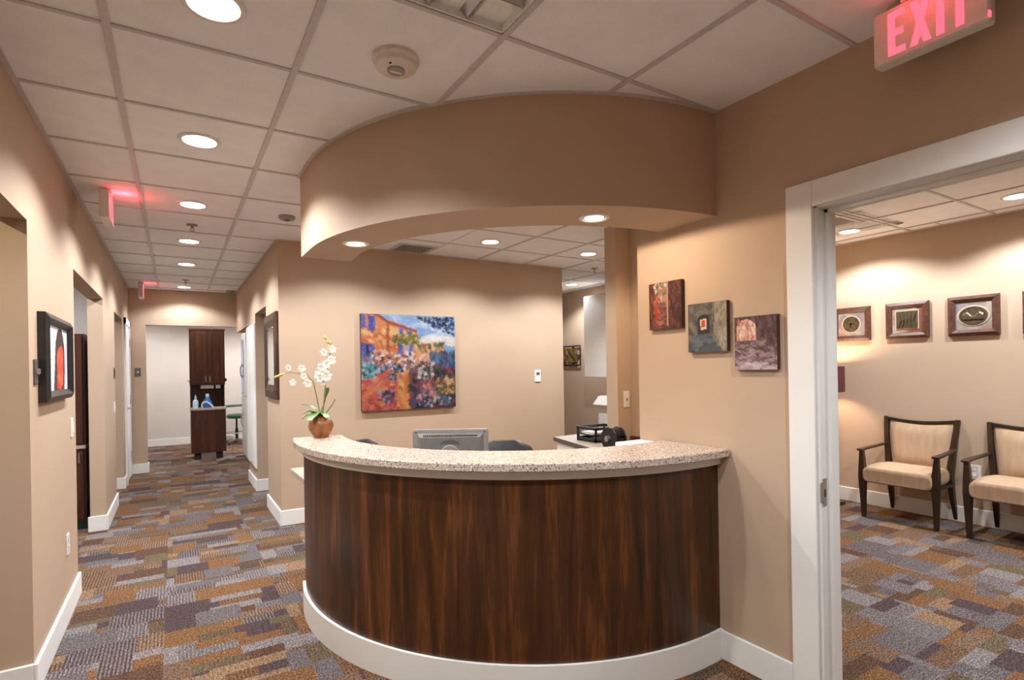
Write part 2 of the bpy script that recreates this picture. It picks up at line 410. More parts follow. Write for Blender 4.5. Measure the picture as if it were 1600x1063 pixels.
WX, WY = 5.03-8*T, 1.718-4*T
grid([(2.34, WW, -.6, 2.09), (3.488, WW, 2.09, 3.45)], WX, WY)
# wall angle along the hallway's left wall
box('wall_angle', 'tee', ceiling, LW, LW+.022, -.4, EW, 2.599, 2.605)
box('wall_angle', 'tee', ceiling, .81-.02, .81, PW, EW, 2.599, 2.605)
box('wall_angle', 'tee', ceiling, .81, 4.04, PW-.02, PW, 2.599, 2.605)
box('wall_angle', 'tee', ceiling, WW-.02, WW, -.6, 3.45, 2.599, 2.605)

# doorway to the waiting room --------------------------------------
trim = MB().box(RW-.018, RW, 1.225, 1.335, 0, 2.14).box(RW-.018, RW, .19, .30, 0, 2.14).box(RW-.018, RW, .30, 1.225, 2.035, 2.14).build('trim_1', 'white', None, bevel=.003, seg=1)
struct(trim)
m = MB().box(RW, RW+.12, 1.215, 1.235, 0, 2.035).box(RW, RW+.12, .30, .32, 0, 2.035).box(RW, RW+.12, .30, 1.235, 2.03, 2.05); m.build('jamb', 'white', trim)
m = MB().box(RW+.055, RW+.09, 1.200, 1.215, 0, 2.03).box(RW+.055, RW+.09, .32, .335, 0, 2.03).box(RW+.055, RW+.09, .32, 1.215, 2.013, 2.03); m.build('door_stop', 'white', trim, bevel=.002, seg=1)
sp_ = box('strike_plate', 'chrome', trim, RW+.008, RW+.036, 1.2115, 1.216, .825, .935)
box('latch_hole', 'darkvoid', sp_, RW+.018, RW+.028, 1.2105, 1.213, .86, .89)
box('strike_lip', 'chrome', sp_, RW-.004, RW+.01, 1.2105, 1.216, .84, .92)
box('casing', 'white', trim, RW+.12, RW+.138, 1.215, 1.31, 0, 2.13)

# white door at the far end of the hallway, on the left
d1 = struct(box('door_1', 'white', None, LW-.02, LW+.012, 8.44, 9.06, .01, 2.04, bevel=.002))
box('casing', 'white', d1, LW, LW+.022, 8.34, 8.43, 0, 2.12); box('casing', 'white', d1, LW, LW+.022, 9.07, 9.16, 0, 2.12); box('casing', 'white', d1, LW, LW+.022, 8.34, 9.16, 2.04, 2.12)
for z in (.25, 1.02, 1.78):
    box('hinge', 'chrome', d1, LW+.01, LW+.03, 9.03, 9.09, z, z+.1)
for z0, z1 in ((.15, .85), (1.05, 1.9)):
    box('door_panel', 'white', d1, LW+.012, LW+.017, 8.52, 8.98, z0, z1, bevel=.004)
lv = MB().lathe((LW+.012, 8.5, .96), [(.028, 0), (.028, .01), (.01, .012), (.01, .05)], 14, 'x').build('lever_handle', 'chrome', d1)
MB().tube([(LW+.06, 8.5, .96), (LW+.065, 8.53, .96), (LW+.062, 8.61, .957)], .008).build('lever', 'chrome', lv)

# ------------------------------------------------------------------ painted pictures (colour stored on the picture's own mesh)
class Img:
    def __init__(s, w, h, col, seed=1):
        s.w, s.h = w, h; s.a = np.zeros((h, w, 3)); s.a[:] = srgb(*col); s.r = np.random.RandomState(seed)
        s.Y, s.X = np.mgrid[0:h, 0:w]; s.X = (s.X+.5)/w; s.Y = (s.Y+.5)/h
    def fill(s, mask, col, al=1.0): s.a[mask] = s.a[mask]*(1-al)+np.array(srgb(*col))*al
    def poly(s, pts, col, al=1.0):
        ins = np.zeros(s.X.shape, bool); n = len(pts)
        for i in range(n):
            (x0, y0), (x1, y1) = pts[i], pts[(i+1) % n]
            c = ((y0 > s.Y) != (y1 > s.Y)) & (s.X < (x1-x0)*(s.Y-y0)/((y1-y0) or 1e-9)+x0); ins ^= c
        s.fill(ins, col, al)
    def ell(s, cx, cy, rx, ry, col, al=1.0): s.fill(((s.X-cx)/rx)**2+((s.Y-cy)/ry)**2 < 1, col, al)
    def dabs(s, n, reg, cols, size, ang=None, al=.85, el=2.2):
        for _ in range(n):
            x = reg[0]+(reg[2]-reg[0])*s.r.rand(); y = reg[1]+(reg[3]-reg[1])*s.r.rand()
            if len(reg) > 4 and not reg[4](x, y): continue
            c = cols[s.r.randint(len(cols))]; j = s.r.randint(-14, 15); c = tuple(min(255, max(0, q+j)) for q in c)
            t = s.r.rand()*PI if ang is None else ang+.3*s.r.randn()
            z = size*(.5+s.r.rand()); dx, dy = s.X-x, s.Y-y
            u = dx*math.cos(t)+dy*math.sin(t); v = -dx*math.sin(t)+dy*math.cos(t)
            s.fill((u/(z*el))**2+(v/z)**2 < 1, c, al)
def picture(img, name, mat, parent, o, ud, vd, w, h):
    """o = top-left corner, ud = direction of image x, image y runs down"""
    o, ud = Vector(o), Vector(ud); nx, ny = img.w, img.h; V = []; Fc = []
    for j in range(ny+1):
        for i in range(nx+1):
            p = o+ud*(w*i/nx)-Vector((0, 0, 1))*(h*j/ny); V.append(tuple(p))
    for j in range(ny):
        for i in range(nx):
            a = j*(nx+1)+i; Fc.append((a, a+nx+1, a+nx+2, a+1))
    m = MB(); m.v, m.f = V, Fc
    ob = m.build(name, mat, parent); me = ob.data
    ca = me.color_attributes.new('Col', 'FLOAT_COLOR', 'POINT')
    g = np.zeros((ny+1, nx+1, 4)); g[..., 3] = 1
    g[:ny, :nx, :3] = img.a; g[ny, :nx, :3] = img.a[-1]; g[:ny, nx, :3] = img.a[:, -1]; g[ny, nx, :3] = img.a[-1, -1]
    ca.data.foreach_set('color', g.ravel().astype(np.float32))
    return ob

def villa():
    I = Img(240, 228, (150, 190, 225), 3)
    for k_ in range(40): I.fill((I.Y > k_*.009) & (I.Y < .42), (110+int(2.6*k_), 160+int(1.9*k_), 225), .12)
    I.dabs(120, (.25, 0, 1, .35), [(150, 185, 230), (190, 212, 238), (225, 232, 238), (120, 165, 222)], .03, .2, .5)
    I.dabs(80, (.6, .24, 1, .36), [(235, 232, 230), (240, 225, 205)], .02, 0, .6)
    I.poly([(.8, .34), (1, .33), (1, .45), (.8, .42)], (110, 165, 205)); I.poly([(.8, .34), (.9, .315), (1, .34), (1, .37), (.8, .37)], (140, 180, 215))
    # house
    I.poly([(0, 0), (.16, .0), (.27, .075), (.3, .06), (.58, .165), (.58, .5), (.3, .5), (0, .55)], (226, 140, 70))
    I.poly([(.28, .12), (.57, .2), (.57, .45), (.28, .45)], (238, 186, 108))
    I.dabs(240, (0, .08, .58, .5, lambda x, y: y > .1+.2*x), [(228, 128, 60), (240, 178, 96), (214, 100, 50), (246, 206, 140), (204, 110, 70)], .016, .5)
    I.poly([(.1, 0), (.18, 0), (.28, .07), (.58, .16), (.585, .19), (.28, .1), (.17, .03)], (168, 78, 46)); I.poly([(.26, .07), (.285, .08), (.285, .4), (.25, .38)], (178, 88, 48))
    for x0, x1, y0, y1 in ((.0, .045, 0, .15), (.07, .14, .02, .17), (0, .05, .3, .48), (.08, .13, .31, .47), (.39, .43, .14, .25), (.47, .51, .17, .25), (.38, .42, .31, .41), (.49, .53, .32, .43)):
        I.poly([(x0, y0), (x1, y0+.01), (x1, y1), (x0, y1)], (70, 88, 176)); I.dabs(14, (x0, y0, x1, y1), [(96, 118, 206), (54, 66, 150), (130, 120, 190)], .008, PI/2, .7, 3)
    I.poly([(.05, .31), (.08, .31), (.08, .47), (.05, .48)], (46, 34, 60)); I.poly([(.43, .32), (.49, .33), (.49, .42), (.43, .41)], (196, 170, 190))
    I.dabs(110, (.33, .22, .58, .3), [(120, 128, 50), (86, 110, 48), (206, 180, 80), (190, 90, 70)], .012)
    # far town
    I.poly([(.58, .34), (.66, .3), (.78, .33), (.86, .38), (.86, .5), (.58, .45)], (208, 160, 100))
    I.dabs(150, (.58, .3, .87, .48), [(224, 170, 104), (196, 110, 74), (110, 128, 76), (236, 200, 140), (92, 104, 84)], .013)
    I.dabs(260, (.7, .42, 1, .72), [(46, 84, 140), (30, 58, 112), (62, 120, 150), (54, 92, 74), (104, 134, 176), (130, 104, 130)], .018, PI/2)
    # terrace wall and path
    I.poly([(.4, .45), (.71, .4), (.71, .55), (.5, .6)], (238, 172, 128)); I.dabs(60, (.45, .43, .7, .54), [(244, 196, 160), (232, 150, 110), (224, 170, 170)], .014)
    I.poly([(0, .7), (.3, .55), (.48, .5), (.56, .55), (.5, 1), (0, 1)], (206, 82, 60))
    I.dabs(420, (0, .52, .55, 1, lambda x, y: y > .72-.42*x), [(212, 92, 56), (226, 122, 62), (196, 70, 78), (236, 150, 82), (180, 58, 66), (206, 100, 104)], .02, -.5)
    I.dabs(150, (.36, .5, .56, 1), [(226, 140, 56), (238, 174, 92), (206, 112, 50)], .016, PI/2-.2)
    I.poly([(.5, .8), (.56, .55), (.7, .55), (1, .62), (1, 1), (.5, 1)], (60, 46, 66))
    I.dabs(500, (.5, .58, 1, 1), [(44, 50, 84), (60, 76, 60), (96, 52, 60), (132, 84, 70), (40, 38, 50), (150, 60, 70), (84, 100, 140)], .017)
    I.poly([(.6, .72), (.7, .66), (.77, .86), (.6, .9)], (190, 96, 92)); I.dabs(90, (.58, .68, .77, .9), [(206, 120, 112), (170, 70, 86), (214, 150, 130), (120, 60, 80), (96, 70, 90)], .012)
    I.dabs(110, (.58, .82, .95, .98), [(176, 186, 206), (90, 120, 180), (206, 206, 216), (50, 50, 84), (60, 66, 60), (70, 80, 140), (120, 150, 100)], .009, None, .9, 1.2)
    I.dabs(90, (.76, .68, 1, .85), [(206, 140, 80), (110, 80, 50), (226, 190, 130), (90, 110, 70)], .012)
    # flower masses
    I.dabs(260, (.05, .4, .55, .6, lambda x, y: y < .66-.15*x), [(180, 44, 74), (236, 220, 226), (66, 96, 56), (214, 92, 110), (120, 150, 190), (206, 140, 60), (60, 70, 50), (240, 244, 240)], .012, None, .9, 1.3)
    I.dabs(110, (0, .5, .15, .66), [(60, 130, 150), (90, 164, 176), (50, 90, 90), (180, 210, 210)], .012, None, .9, 1.4)
    I.dabs(120, (.58, .5, .76, .68), [(226, 222, 212), (196, 176, 184), (84, 80, 60), (110, 70, 80), (70, 60, 60), (60, 80, 70)], .012, None, .9, 1.3)
    for cx, cy, r_ in ((.31, .66, .035), (.25, .86, .075), (.37, .57, .04)):
        I.dabs(60, (cx-r_, cy-r_*.8, cx+r_, cy+r_*.8), [(70, 60, 90), (46, 76, 56), (120, 60, 110), (150, 160, 190)], .011, None, .9, 1.3)
    # overhanging branch
    I.dabs(200, (.6, .02, 1, .22, lambda x, y: y < .05+.45*(x-.6) and y > .02), [(22, 40, 66), (30, 66, 112), (18, 28, 44), (44, 96, 150)], .011, None, .95, 1.4)
    return I
# ------------------------------------------------------------------ reception desk
DC = (2.061, 3.132)
def darc(r, c=DC, y_end=3.437, x_end=RW-.001):
    a0 = 180-math.degrees(math.asin((y_end-c[1])/r)); a1 = 270+math.degrees(math.asin((x_end-c[0])/r))
    return arc(c, r, a0, a1, 56)
desk = thing('reception_desk', 'curved reception desk with dark wood veneer front and white base', 'reception desk', (1.2, 2.3, 0))
ring_strip(darc(1.438), darc(1.32), .02, .93, 56).build('front_panel', 'deskwood', desk, smooth=True)
bp = ring_strip(darc(1.453), darc(1.436), 0, .14, 56).build('base_trim', 'white', desk, smooth=True)
ap = ring_strip(darc(1.455), darc(1.30), .928, .970, 56).build('apron_band', 'white', desk, smooth=True)
top_o = darc(1.497, (2.06, 3.12), 3.445); top_i = [(.88, 3.40)] + arc((2.007, 3.169), 1.148, 168.5, 280.4, 50)
ct = ring_strip(top_o, top_i, .970, 1.006, 60).build('countertop', 'quartz', None, smooth=True, bevel=.004, seg=1)
tag(ct, 'curved speckled beige stone countertop on the reception desk', 'countertop')
wt_o = [(.665, 3.94), (.665, 3.45), (.80, 3.43)] + darc(1.319, DC, 3.40); wt_i = [(.95, 3.94), (.97, 3.55)] + arc(DC, .80, 160, 275, 40)+[(RW, 2.34)]
wk = ring_strip(wt_o, wt_i, .702, .74, 60).build('desk_worktop', 'quartz', None, bevel=.003, seg=1); tag(wk, 'lower speckled stone worktop sticking out behind the reception desk front', 'worktop')
sup = thing('worktop_support', 'dark wood support panels under the lower worktop', 'cabinet', (1.2, 3, 0))
for x, y, a in ((1.02, 3.42, 0), (1.2, 2.7, .6), (1.75, 2.36, 1.2)): MB().bar([(x-.18*math.cos(a), y-.18*math.sin(a), .351), (x+.18*math.cos(a), y+.18*math.sin(a), .351)], (.03, .702), (-math.sin(a), math.cos(a), 0)).build('support_panel', 'cabwood', sup)

# orchid -----------------------------------------------------------
ox, oy, oz = .742, 3.354, 1.006
orch = thing('potted_orchid', 'white orchid in round brown pot on the reception countertop', 'potted plant', (ox, oy, oz))
pot = MB().lathe((ox, oy, oz), [(.001, .0), (.042, 0), (.044, .006), (.060, .032), (.070, .056), (.072, .070), (.066, .096), (.05, .116), (.043, .119), (.046, .124), (.04, .126), (.036, .112), (.001, .110)], 28).build('pot', 'terracotta', orch, smooth=True)
MB().lathe((ox, oy, oz), [(.001, .114), (.037, .112), (.03, .121), (.001, .126)], 14).build('moss', 'moss', orch, smooth=True)
def leaf(pts, w, name='leaf', mat='leaf'):
    V = []; Fc = []; n = len(pts); pts = [Vector(p) for p in pts]
    for i, p in enumerate(pts):
        t = (pts[min(i+1, n-1)]-pts[max(i-1, 0)]).normalized(); sd = t.cross(Vector((0, 0, 1)))
        sd = sd.normalized() if sd.length > .05 else Vector((1, 0, 0))
        ww = w*math.sin(PI*min(.97, (i+.35)/n))**.7; nrm = sd.cross(t)
        V += [tuple(p-sd*ww+nrm*ww*.25), tuple(p-nrm*.002), tuple(p+sd*ww+nrm*ww*.25), tuple(p+nrm*.002)]
    return MB().loft([V[4*i:4*i+4] for i in range(n)]).build(name, mat, orch, smooth=True)
def cam_pt(dx, dz, dd=0):    # offsets across the view, up, and away, relative to the pot's base
    return (ox+dx*.95*rt.x+dd*fw.x, oy+dx*.95*rt.y+dd*fw.y, oz+.11+(dz-.11)*.93)
def path(L): return [cam_pt(*p) for p in L]
leaf(path([(-.005, .12, 0), (.005, .16, .01), (.02, .22, .02), (.038, .285, .015), (.04, .31, .01)]), .021)
leaf(path([(0, .12, 0), (-.03, .15, -.02), (-.06, .165, -.04), (-.09, .15, -.05)]), .026)
leaf(path([(0, .12, 0), (-.015, .15, -.035), (-.02, .135, -.085), (-.03, .11, -.115)]), .028)
leaf(path([(.01, .12, 0), (.04, .155, 0), (.07, .2, .01), (.09, .235, .01)]), .011, 'leaf', 'stem')
leaf(path([(-.01, .12, 0), (-.05, .175, .03), (-.09, .195, .05), (-.14, .2, .06)]), .012)
leaf(path([(.0, .12, 0), (.03, .145, -.03), (.05, .14, -.06), (.07, .12, -.08)]), .022)
leaf(path([(-.01, .12, 0), (-.05, .14, .0), (-.09, .135, -.01), (-.11, .11, -.02)]), .02)
s1 = [(-.005, .12, 0), (-.015, .2, 0), (-.03, .28, 0), (-.045, .35, .0), (-.075, .39, -.01), (-.13, .405, -.02), (-.18, .415, -.02), (-.215, .405, -.02)]
s2 = [(.01, .12, 0), (.018, .2, 0), (.028, .29, 0), (.037, .37, .0), (.05, .44, 0), (.06, .50, .0), (.066, .56, .0), (.055, .60, 0), (.035, .63, 0)]
MB().tube(path(s1), [.0035]*5+[.0028, .0025, .002], 6).build('flower_stem', 'stem', orch, smooth=True)
MB().tube(path(s2), [.0038]*6+[.003, .0025, .002], 6).build('flower_stem', 'stem', orch, smooth=True)
# buds
for L in ([(-.215, .405, -.02), (-.25, .395, -.02), (-.285, .38, -.02)],):
    b_ = path(L); MB().tube([Vector(b_[0]).lerp(Vector(b_[2]), t) for t in (0, .15, .4, .6, .8, 1)], [.002, .006, .009, .006, .008, .002], 8).build('bud', 'bud', orch, smooth=True)
for dx, dz in ((.058, .575), (.05, .605), (.035, .635), (.07, .60)):
    c = Vector(cam_pt(dx, dz)); MB().lathe(c, [(.001, -.012), (.008, -.004), (.008, .004), (.001, .012)], 8).build('bud', 'bud', orch, smooth=True)
def flower(dx, dz, dd, s, tilt):
    c = Vector(cam_pt(dx, dz, dd)); m = MB()
    for k_ in range(5):
        a = tilt+2*PI*k_/5; big = 1.25 if k_ in (1, 4) else 1
        rings = []
        for t in range(6):
            q = t/5; wd = s*(.30 if k_ not in (1, 4) else .42)*big*math.sin(PI*min(.98, .12+q*.84))**.8
            cen = c+(rt*math.cos(a)+up*math.sin(a))*s*q-fw*(s*.25*math.sin(q*2.4))
            sd = (-rt*math.sin(a)+up*math.cos(a))
            rings.append([tuple(cen-sd*wd), tuple(cen-fw*.002), tuple(cen+sd*wd), tuple(cen+fw*.002)])
        m.loft(rings)
    f = m.build('flower', 'petal', orch, smooth=True)
    MB().lathe(c-fw*s*.2, [(.001, -s*.2), (s*.16, -s*.05), (s*.14, s*.08), (.001, s*.15)], 8).build('lip', 'lip', f, smooth=True)
for a in ((.008, .375, -.02, .036, .5), (.05, .385, -.03, .038, .2), (.018, .44, -.02, .03, .9), (.05, .462, -.02, .03, .1), (.078, .485, -.01, .03, .7), (-.018, .40, .01, .022, 1.2), (.03, .535, -.01, .026, .4), (.085, .555, -.01, .026, .3),
          (-.19, .44, -.02, .022, .4), (-.105, .435, -.02, .026, .9), (-.165, .345, -.02, .023, .2), (-.095, .385, -.02, .022, 1.1), (-.07, .34, -.02, .028, .5), (.028, .345, -.02, .022, 1.4)): flower(*a)

# ------------------------------------------------------------------ painting and pictures
pt = thing('canvas_painting', 'large colourful canvas of an orange villa and flowers on the reception wall', 'painting', (2.05, PW, 1.0))
box('stretcher', 'deskwood', pt, 1.55, 2.56, PW-.038, PW-.001, 1.0, 1.957)
vi = villa(); vi.a = vi.a**1.12*.52; lum = vi.a.mean(2, keepdims=True); vi.a = lum+(vi.a-lum)*.86
jy, jx = np.mgrid[0:vi.h, 0:vi.w]; jy = np.clip(jy+vi.r.randint(-2, 3, jy.shape), 0, vi.h-1); jx = np.clip(jx+vi.r.randint(-2, 3, jx.shape), 0, vi.w-1)
vi.a = vi.a[jy, jx]*(.72+.56*vi.r.rand(vi.h, vi.w, 1))
picture(vi, 'painted_face', 'canvas', pt, (1.55, PW-.040, 1.957), (1, 0, 0), 0, 1.01, .957)

def im_alley():
    I = Img(60, 66, (92, 44, 36), 11)
    I.dabs(200, (0, 0, 1, 1), [(100, 50, 40), (78, 36, 30), (120, 62, 50), (64, 30, 26)], .04, PI/2)
    I.poly([(.2, .05), (.58, .0), (.58, .9), (.22, .92)], (126, 90, 74)); I.dabs(130, (.22, .05, .56, .5), [(206, 190, 168), (150, 130, 112), (96, 80, 70), (176, 120, 90)], .03)
    I.dabs(80, (.22, .45, .56, .95), [(120, 74, 60), (150, 100, 80), (96, 60, 50)], .04, 0)
    I.poly([(.57, 0), (.61, 0), (.61, .95), (.57, .92)], (176, 140, 120)); I.poly([(.62, 0), (1, 0), (1, 1), (.7, 1), (.62, .9)], (72, 34, 28)); I.dabs(60, (.64, 0, 1, 1), [(92, 46, 36), (58, 28, 24), (108, 58, 44)], .03, 1.2)
    I.dabs(24, (.2, .3, .34, .85), [(176, 50, 34), (196, 76, 50)], .022, PI/2); return I
def im_tunnel():
    I = Img(60, 70, (96, 92, 84), 12)
    I.dabs(240, (0, 0, 1, 1), [(104, 98, 90), (84, 82, 78), (116, 108, 96), (74, 74, 74)], .04)
    I.poly([(.72, 0), (1, 0), (1, 1), (.9, 1), (.68, .6)], (146, 134, 116)); I.dabs(90, (.7, 0, 1, .95), [(160, 148, 128), (124, 114, 98), (172, 162, 146)], .03, PI/2)
    I.poly([(0, 1), (.22, .66), (.62, .66), (.85, 1)], (84, 90, 98)); I.dabs(60, (.05, .72, .8, 1, lambda x, y: abs(x-.43) < .1+.4*(y-.66)/.34), [(96, 104, 112), (74, 80, 88)], .04, 0)
    I.ell(.43, .36, .16, .12, (44, 40, 38)); I.poly([(.27, .36), (.59, .36), (.59, .64), (.27, .64)], (52, 50, 50)); I.poly([(.33, .35), (.5, .32), (.5, .54), (.35, .56)], (226, 206, 186)); I.poly([(.36, .37), (.47, .35), (.47, .5), (.37, .51)], (214, 70, 40)); return I
def im_arch():
    I = Img(60, 70, (92, 66, 64), 13)
    I.dabs(200, (0, 0, 1, 1), [(84, 58, 58), (104, 76, 74), (70, 48, 50), (120, 92, 90)], .04, PI/2)
    I.ell(.3, .26, .24, .2, (222, 176, 154)); I.poly([(.06, .26), (.54, .26), (.54, .46), (.06, .5)], (222, 170, 150)); I.dabs(60, (.1, .1, .5, .46), [(236, 206, 190), (206, 130, 110), (240, 220, 206), (180, 110, 100)], .02, PI/2)
    I.poly([(0, .46), (.6, .46), (1, .68), (1, 1), (0, 1)], (120, 92, 94))
    for k_ in range(9): I.dabs(16, (.02, .5+.055*k_, 1, .53+.055*k_), [(96, 70, 72), (146, 118, 120), (170, 146, 150)], .02, .1, .8, 4)
    I.dabs(30, (0, .88, 1, 1), [(180, 160, 166), (206, 186, 190)], .03, 0, .8, 3); return I
for nm, im, y1, y0, z0, z1 in (('print of a red-brown alley doorway, highest of three small canvases on the tan wall', im_alley(), 2.103, 1.886, 1.593, 1.84), ('grey stone passage with red lit window, middle of three small canvases on the tan wall', im_tunnel(), 1.845, 1.623, 1.465, 1.703), ('pinkish arch over stone steps, lowest of three small canvases on the tan wall', im_arch(), 1.583, 1.378, 1.378, 1.616)):
    t = thing('small_canvas', nm, 'picture', (RW, (y0+y1)/2, z0), 'small canvases on the right wall')
    box('stretcher', 'cabwood', t, RW-.022, RW, y0, y1, z0, z1)
    im.a *= .72; picture(im, 'printed_face', 'art', t, (RW-.0235, y1, z1), (0, -1, 0), None, y1-y0, z1-z0)

def frame(parent, mat, plane, sgn, a0, a1, z0, z1, w, dep, axis='x'):
    """mitred moulding of four rails in a plane x=const (or y=const), standing out by dep on side sgn"""
    def P(a, z, d): return (plane+sgn*d, a, z) if axis == 'x' else (a, plane+sgn*d, z)
    O = [(a0, z0), (a1, z0), (a1, z1), (a0, z1)]; I_ = [(a0+w, z0+w), (a1-w, z0+w), (a1-w, z1-w), (a0+w, z1-w)]
    for k_ in range(4):
        q = (k_+1) % 4; r = []
        for o_, i_ in ((O[k_], I_[k_]), (O[q], I_[q])):
            mid = ((o_[0]*.5+i_[0]*.5), (o_[1]*.5+i_[1]*.5))
            r.append([P(*o_, 0), P(*o_, dep*.7), P(*mid, dep), P(*i_, dep*.55), P(*i_, 0)])
        MB().loft(r).build('frame_rail', mat, parent)

def im_poster():
    I = Img(70, 48, (226, 230, 240), 21)
    I.poly([(.36, 1), (.42, .6), (.46, .25), (.58, .06), (.74, .05), (.86, .3), (.88, .6), (.84, 1)], (70, 48, 44)); I.ell(.66, .26, .17, .22, (62, 44, 42))
    I.poly([(.55, .95), (.52, .45), (.62, .34), (.74, .3), (.8, .5), (.78, .8), (.68, .98)], (226, 74, 42)); I.dabs(60, (.54, .4, .78, .92), [(236, 96, 50), (206, 54, 36), (240, 120, 70)], .03, PI/2, .6)
    I.poly([(.84, 0), (1, 0), (1, 1), (.88, 1)], (170, 150, 200), .5)
    for y, x0, x1 in ((.3, .1, .26), (.42, .14, .34), (.52, .1, .34), (.62, .16, .32)): I.poly([(x0, y), (x1, y), (x1, y+.025), (x0, y+.025)], (150, 156, 172), .7)
    return I
lp = thing('framed_poster', 'black framed poster with red and dark figure on the hallway left wall', 'picture', (LW, 3.66, 1.27))
frame(lp, 'blackframe', LW, 1, 3.30, 4.03, 1.275, 1.705, .05, .045)
picture(im_poster(), 'poster_sheet', 'art', lp, (LW+.018, 3.34, 1.665), (0, 1, 0), None, .65, .35)
mir = thing('wall_mirror', 'mirror in wide rustic brown frame on the hallway right wall', 'mirror', (.81, 5.66, 1.15))
frame(mir, 'rustic', .81, -1, 5.30, 6.03, 1.15, 1.955, .13, .035)
box('mirror_glass', 'mirror', mir, .79, .81, 5.42, 5.91, 1.27, 1.835)
# framed reliefs in the waiting room
def relief(label, y0, y1, z0, z1, kind):
    t = thing('framed_relief', label, 'picture', (WW, (y0+y1)/2, z0), 'framed reliefs in the waiting room')
    frame(t, 'framewood', WW, -1, y0, y1, z0, z1, .05, .035)
    I = Img(40, 40, (190, 170, 150), kind); I.dabs(120, (0, 0, 1, 1), [(196, 180, 160), (170, 160, 160), (190, 140, 110), (150, 150, 160), (210, 196, 176)], .09, None, .5)
    if kind == 32: I.poly([(.78, 0), (1, 0), (1, 1), (.3, 1), (.78, .75)], (160, 96, 74))
    I.a *= .5; picture(I, 'mat_board', 'art', t, (WW-.012, y1-.035, z1-.035), (0, -1, 0), None, y1-y0-.07, z1-z0-.07)
    cy, cz = (y0+y1)/2, (z0+z1)/2
    if kind == 32:
        box('relief_border', 'granite', t, WW-.016, WW-.012, cy-.095, cy+.095, cz-.085, cz+.095)
        b = box('relief', 'bronze', t, WW-.022, WW-.014, cy-.085, cy+.085, cz-.075, cz+.085)
        for k_ in range(5):
            MB().tube([(WW-.022, cy+.07-.033*k_, cz-.06), (WW-.026, cy+.05-.025*k_, cz), (WW-.022, cy+.075-.037*k_, cz+.07)], .007, 6).build('scroll', 'bronze', b)
    else:
        rx, rz = (.078, .078) if kind == 31 else (.098, .078)
        el = lambda s_, x: [(x, cy+rx*s_*math.cos(2*PI*j/28), cz+rz*s_*math.sin(2*PI*j/28)) for j in range(28)]
        MB().loft([el(1.15, WW-.012), el(1.15, WW-.016)]).build('relief_border', 'granite', t)
        b = MB().loft([el(1, WW-.014), el(1, WW-.021), el(.9, WW-.023), el(.88, WW-.019)]).build('relief', 'bronze', t)
        if kind == 31:
            for s_ in (-1, 1): MB().bar([(WW-.021, cy-s_*.045, cz-.045), (WW-.021, cy+s_*.045, cz+.045)], (.008, .02), (1, 0, 0)).build('cross_bar', 'bronze', b)
        else:
            MB().loft([[(WW-.019, cy-.07+.028*k_, cz-.045), (WW-.028, cy-.07+.028*k_, cz-.03), (WW-.028, cy-.07+.028*k_, cz+.0+.02*math.sin(k_*1.9)), (WW-.019, cy-.07+.028*k_, cz+.015+.02*math.sin(k_*1.9))] for k_ in range(6)]).build('hill', 'bronze', b)
relief('brown framed round bronze relief nearest the maroon floor lamp', 2.677, 3.027, 1.615, 1.95, 31)
relief('brown framed square bronze relief, second from the maroon floor lamp', 2.195, 2.54, 1.617, 1.95, 32)
relief('brown framed oval bronze relief, third from the maroon floor lamp', 1.703, 2.053, 1.615, 1.952, 33)
relief('brown framed relief, fourth from the maroon floor lamp', 1.22, 1.562, 1.61, 1.948, 31)
# metal wall art down the corridor
wa = thing('metal_wall_art', 'small dark metal openwork wall art in the far corridor', 'wall art', (5.45, 6.9, 1.41))
frame(wa, 'blackmatte', 5.43, -1, 6.648, 7.25, 1.415, 1.74, .022, .015)
for y0, y1 in ((6.73, 6.95), (7.0, 7.2)):
    pn = box('panel', 'rust', wa, 5.412, 5.43, y0, y1, 1.47, 1.69)
    MB().bar([(5.408, y1, 1.69), (5.408, y0, 1.47)], (.012, .012), (1, 0, 0)).build('diagonal_bar', 'blackmatte', pn)
for y, z0, z1 in ((6.84, 1.43, 1.47), (6.84, 1.69, 1.73), (7.1, 1.43, 1.47), (7.1, 1.69, 1.73)): box('spacer', 'blackmatte', wa, 5.418, 5.45, y-.008, y+.008, z0, z1)
for z in (1.58,): box('spacer', 'blackmatte', wa, 5.418, 5.45, 6.66, 6.73, z-.008, z+.008); box('spacer', 'blackmatte', wa, 5.418, 5.45, 6.95, 7.0, z-.008, z+.008)

# ------------------------------------------------------------------ ceiling fittings
def downlight(x, y, z, label, group, watts=None, col=WARM, r=.085, lens='lens', angle=142, blend=.4):
    t = thing('recessed_downlight', label, 'ceiling light', (x, y, z), group)
    MB().lathe((x, y, z), [(r-.012, .006), (r+.012, .006), (r+.014, 0), (r+.008, -.006), (r-.006, -.006), (r-.012, .004)], 32).build('trim_ring', 'ringwhite', t, smooth=True)
    MB().lathe((x, y, z), [(.001, .002), (r-.008, .002), (r-.008, -.001), (r*.6, -.003), (.001, -.004)], 28).build('lens', lens, t, smooth=True)
    spot('lamp_light', (x, y, z-.012), SPOT_W if watts is None else watts, col, t, angle, blend)
    return t
HX = .124
for i, (y, lab) in enumerate(((1.994, 'second'), (3.205, ''), (4.45, ''), (5.70, ''), (6.923, ''), (8.79, ''))):
    lab = ['sixth', 'fifth', 'fourth', 'third', 'second', 'first'][i]
    downlight(HX, y, 2.603, f'round recessed hallway downlight, {lab} from the hallway end wall', 'hallway downlights', SPOT_W*(.8, 1, 1, 1, .9, .55)[i])
downlight(HX, .78, 2.603, 'round recessed hallway downlight, seventh from the hallway end wall', 'hallway downlights')
downlight(HX+1.2, .0, 2.603, 'unseen downlight added in the entry ceiling, beside the hallway row', 'added entry downlights')  # lamp out of view, added for more light in the entry
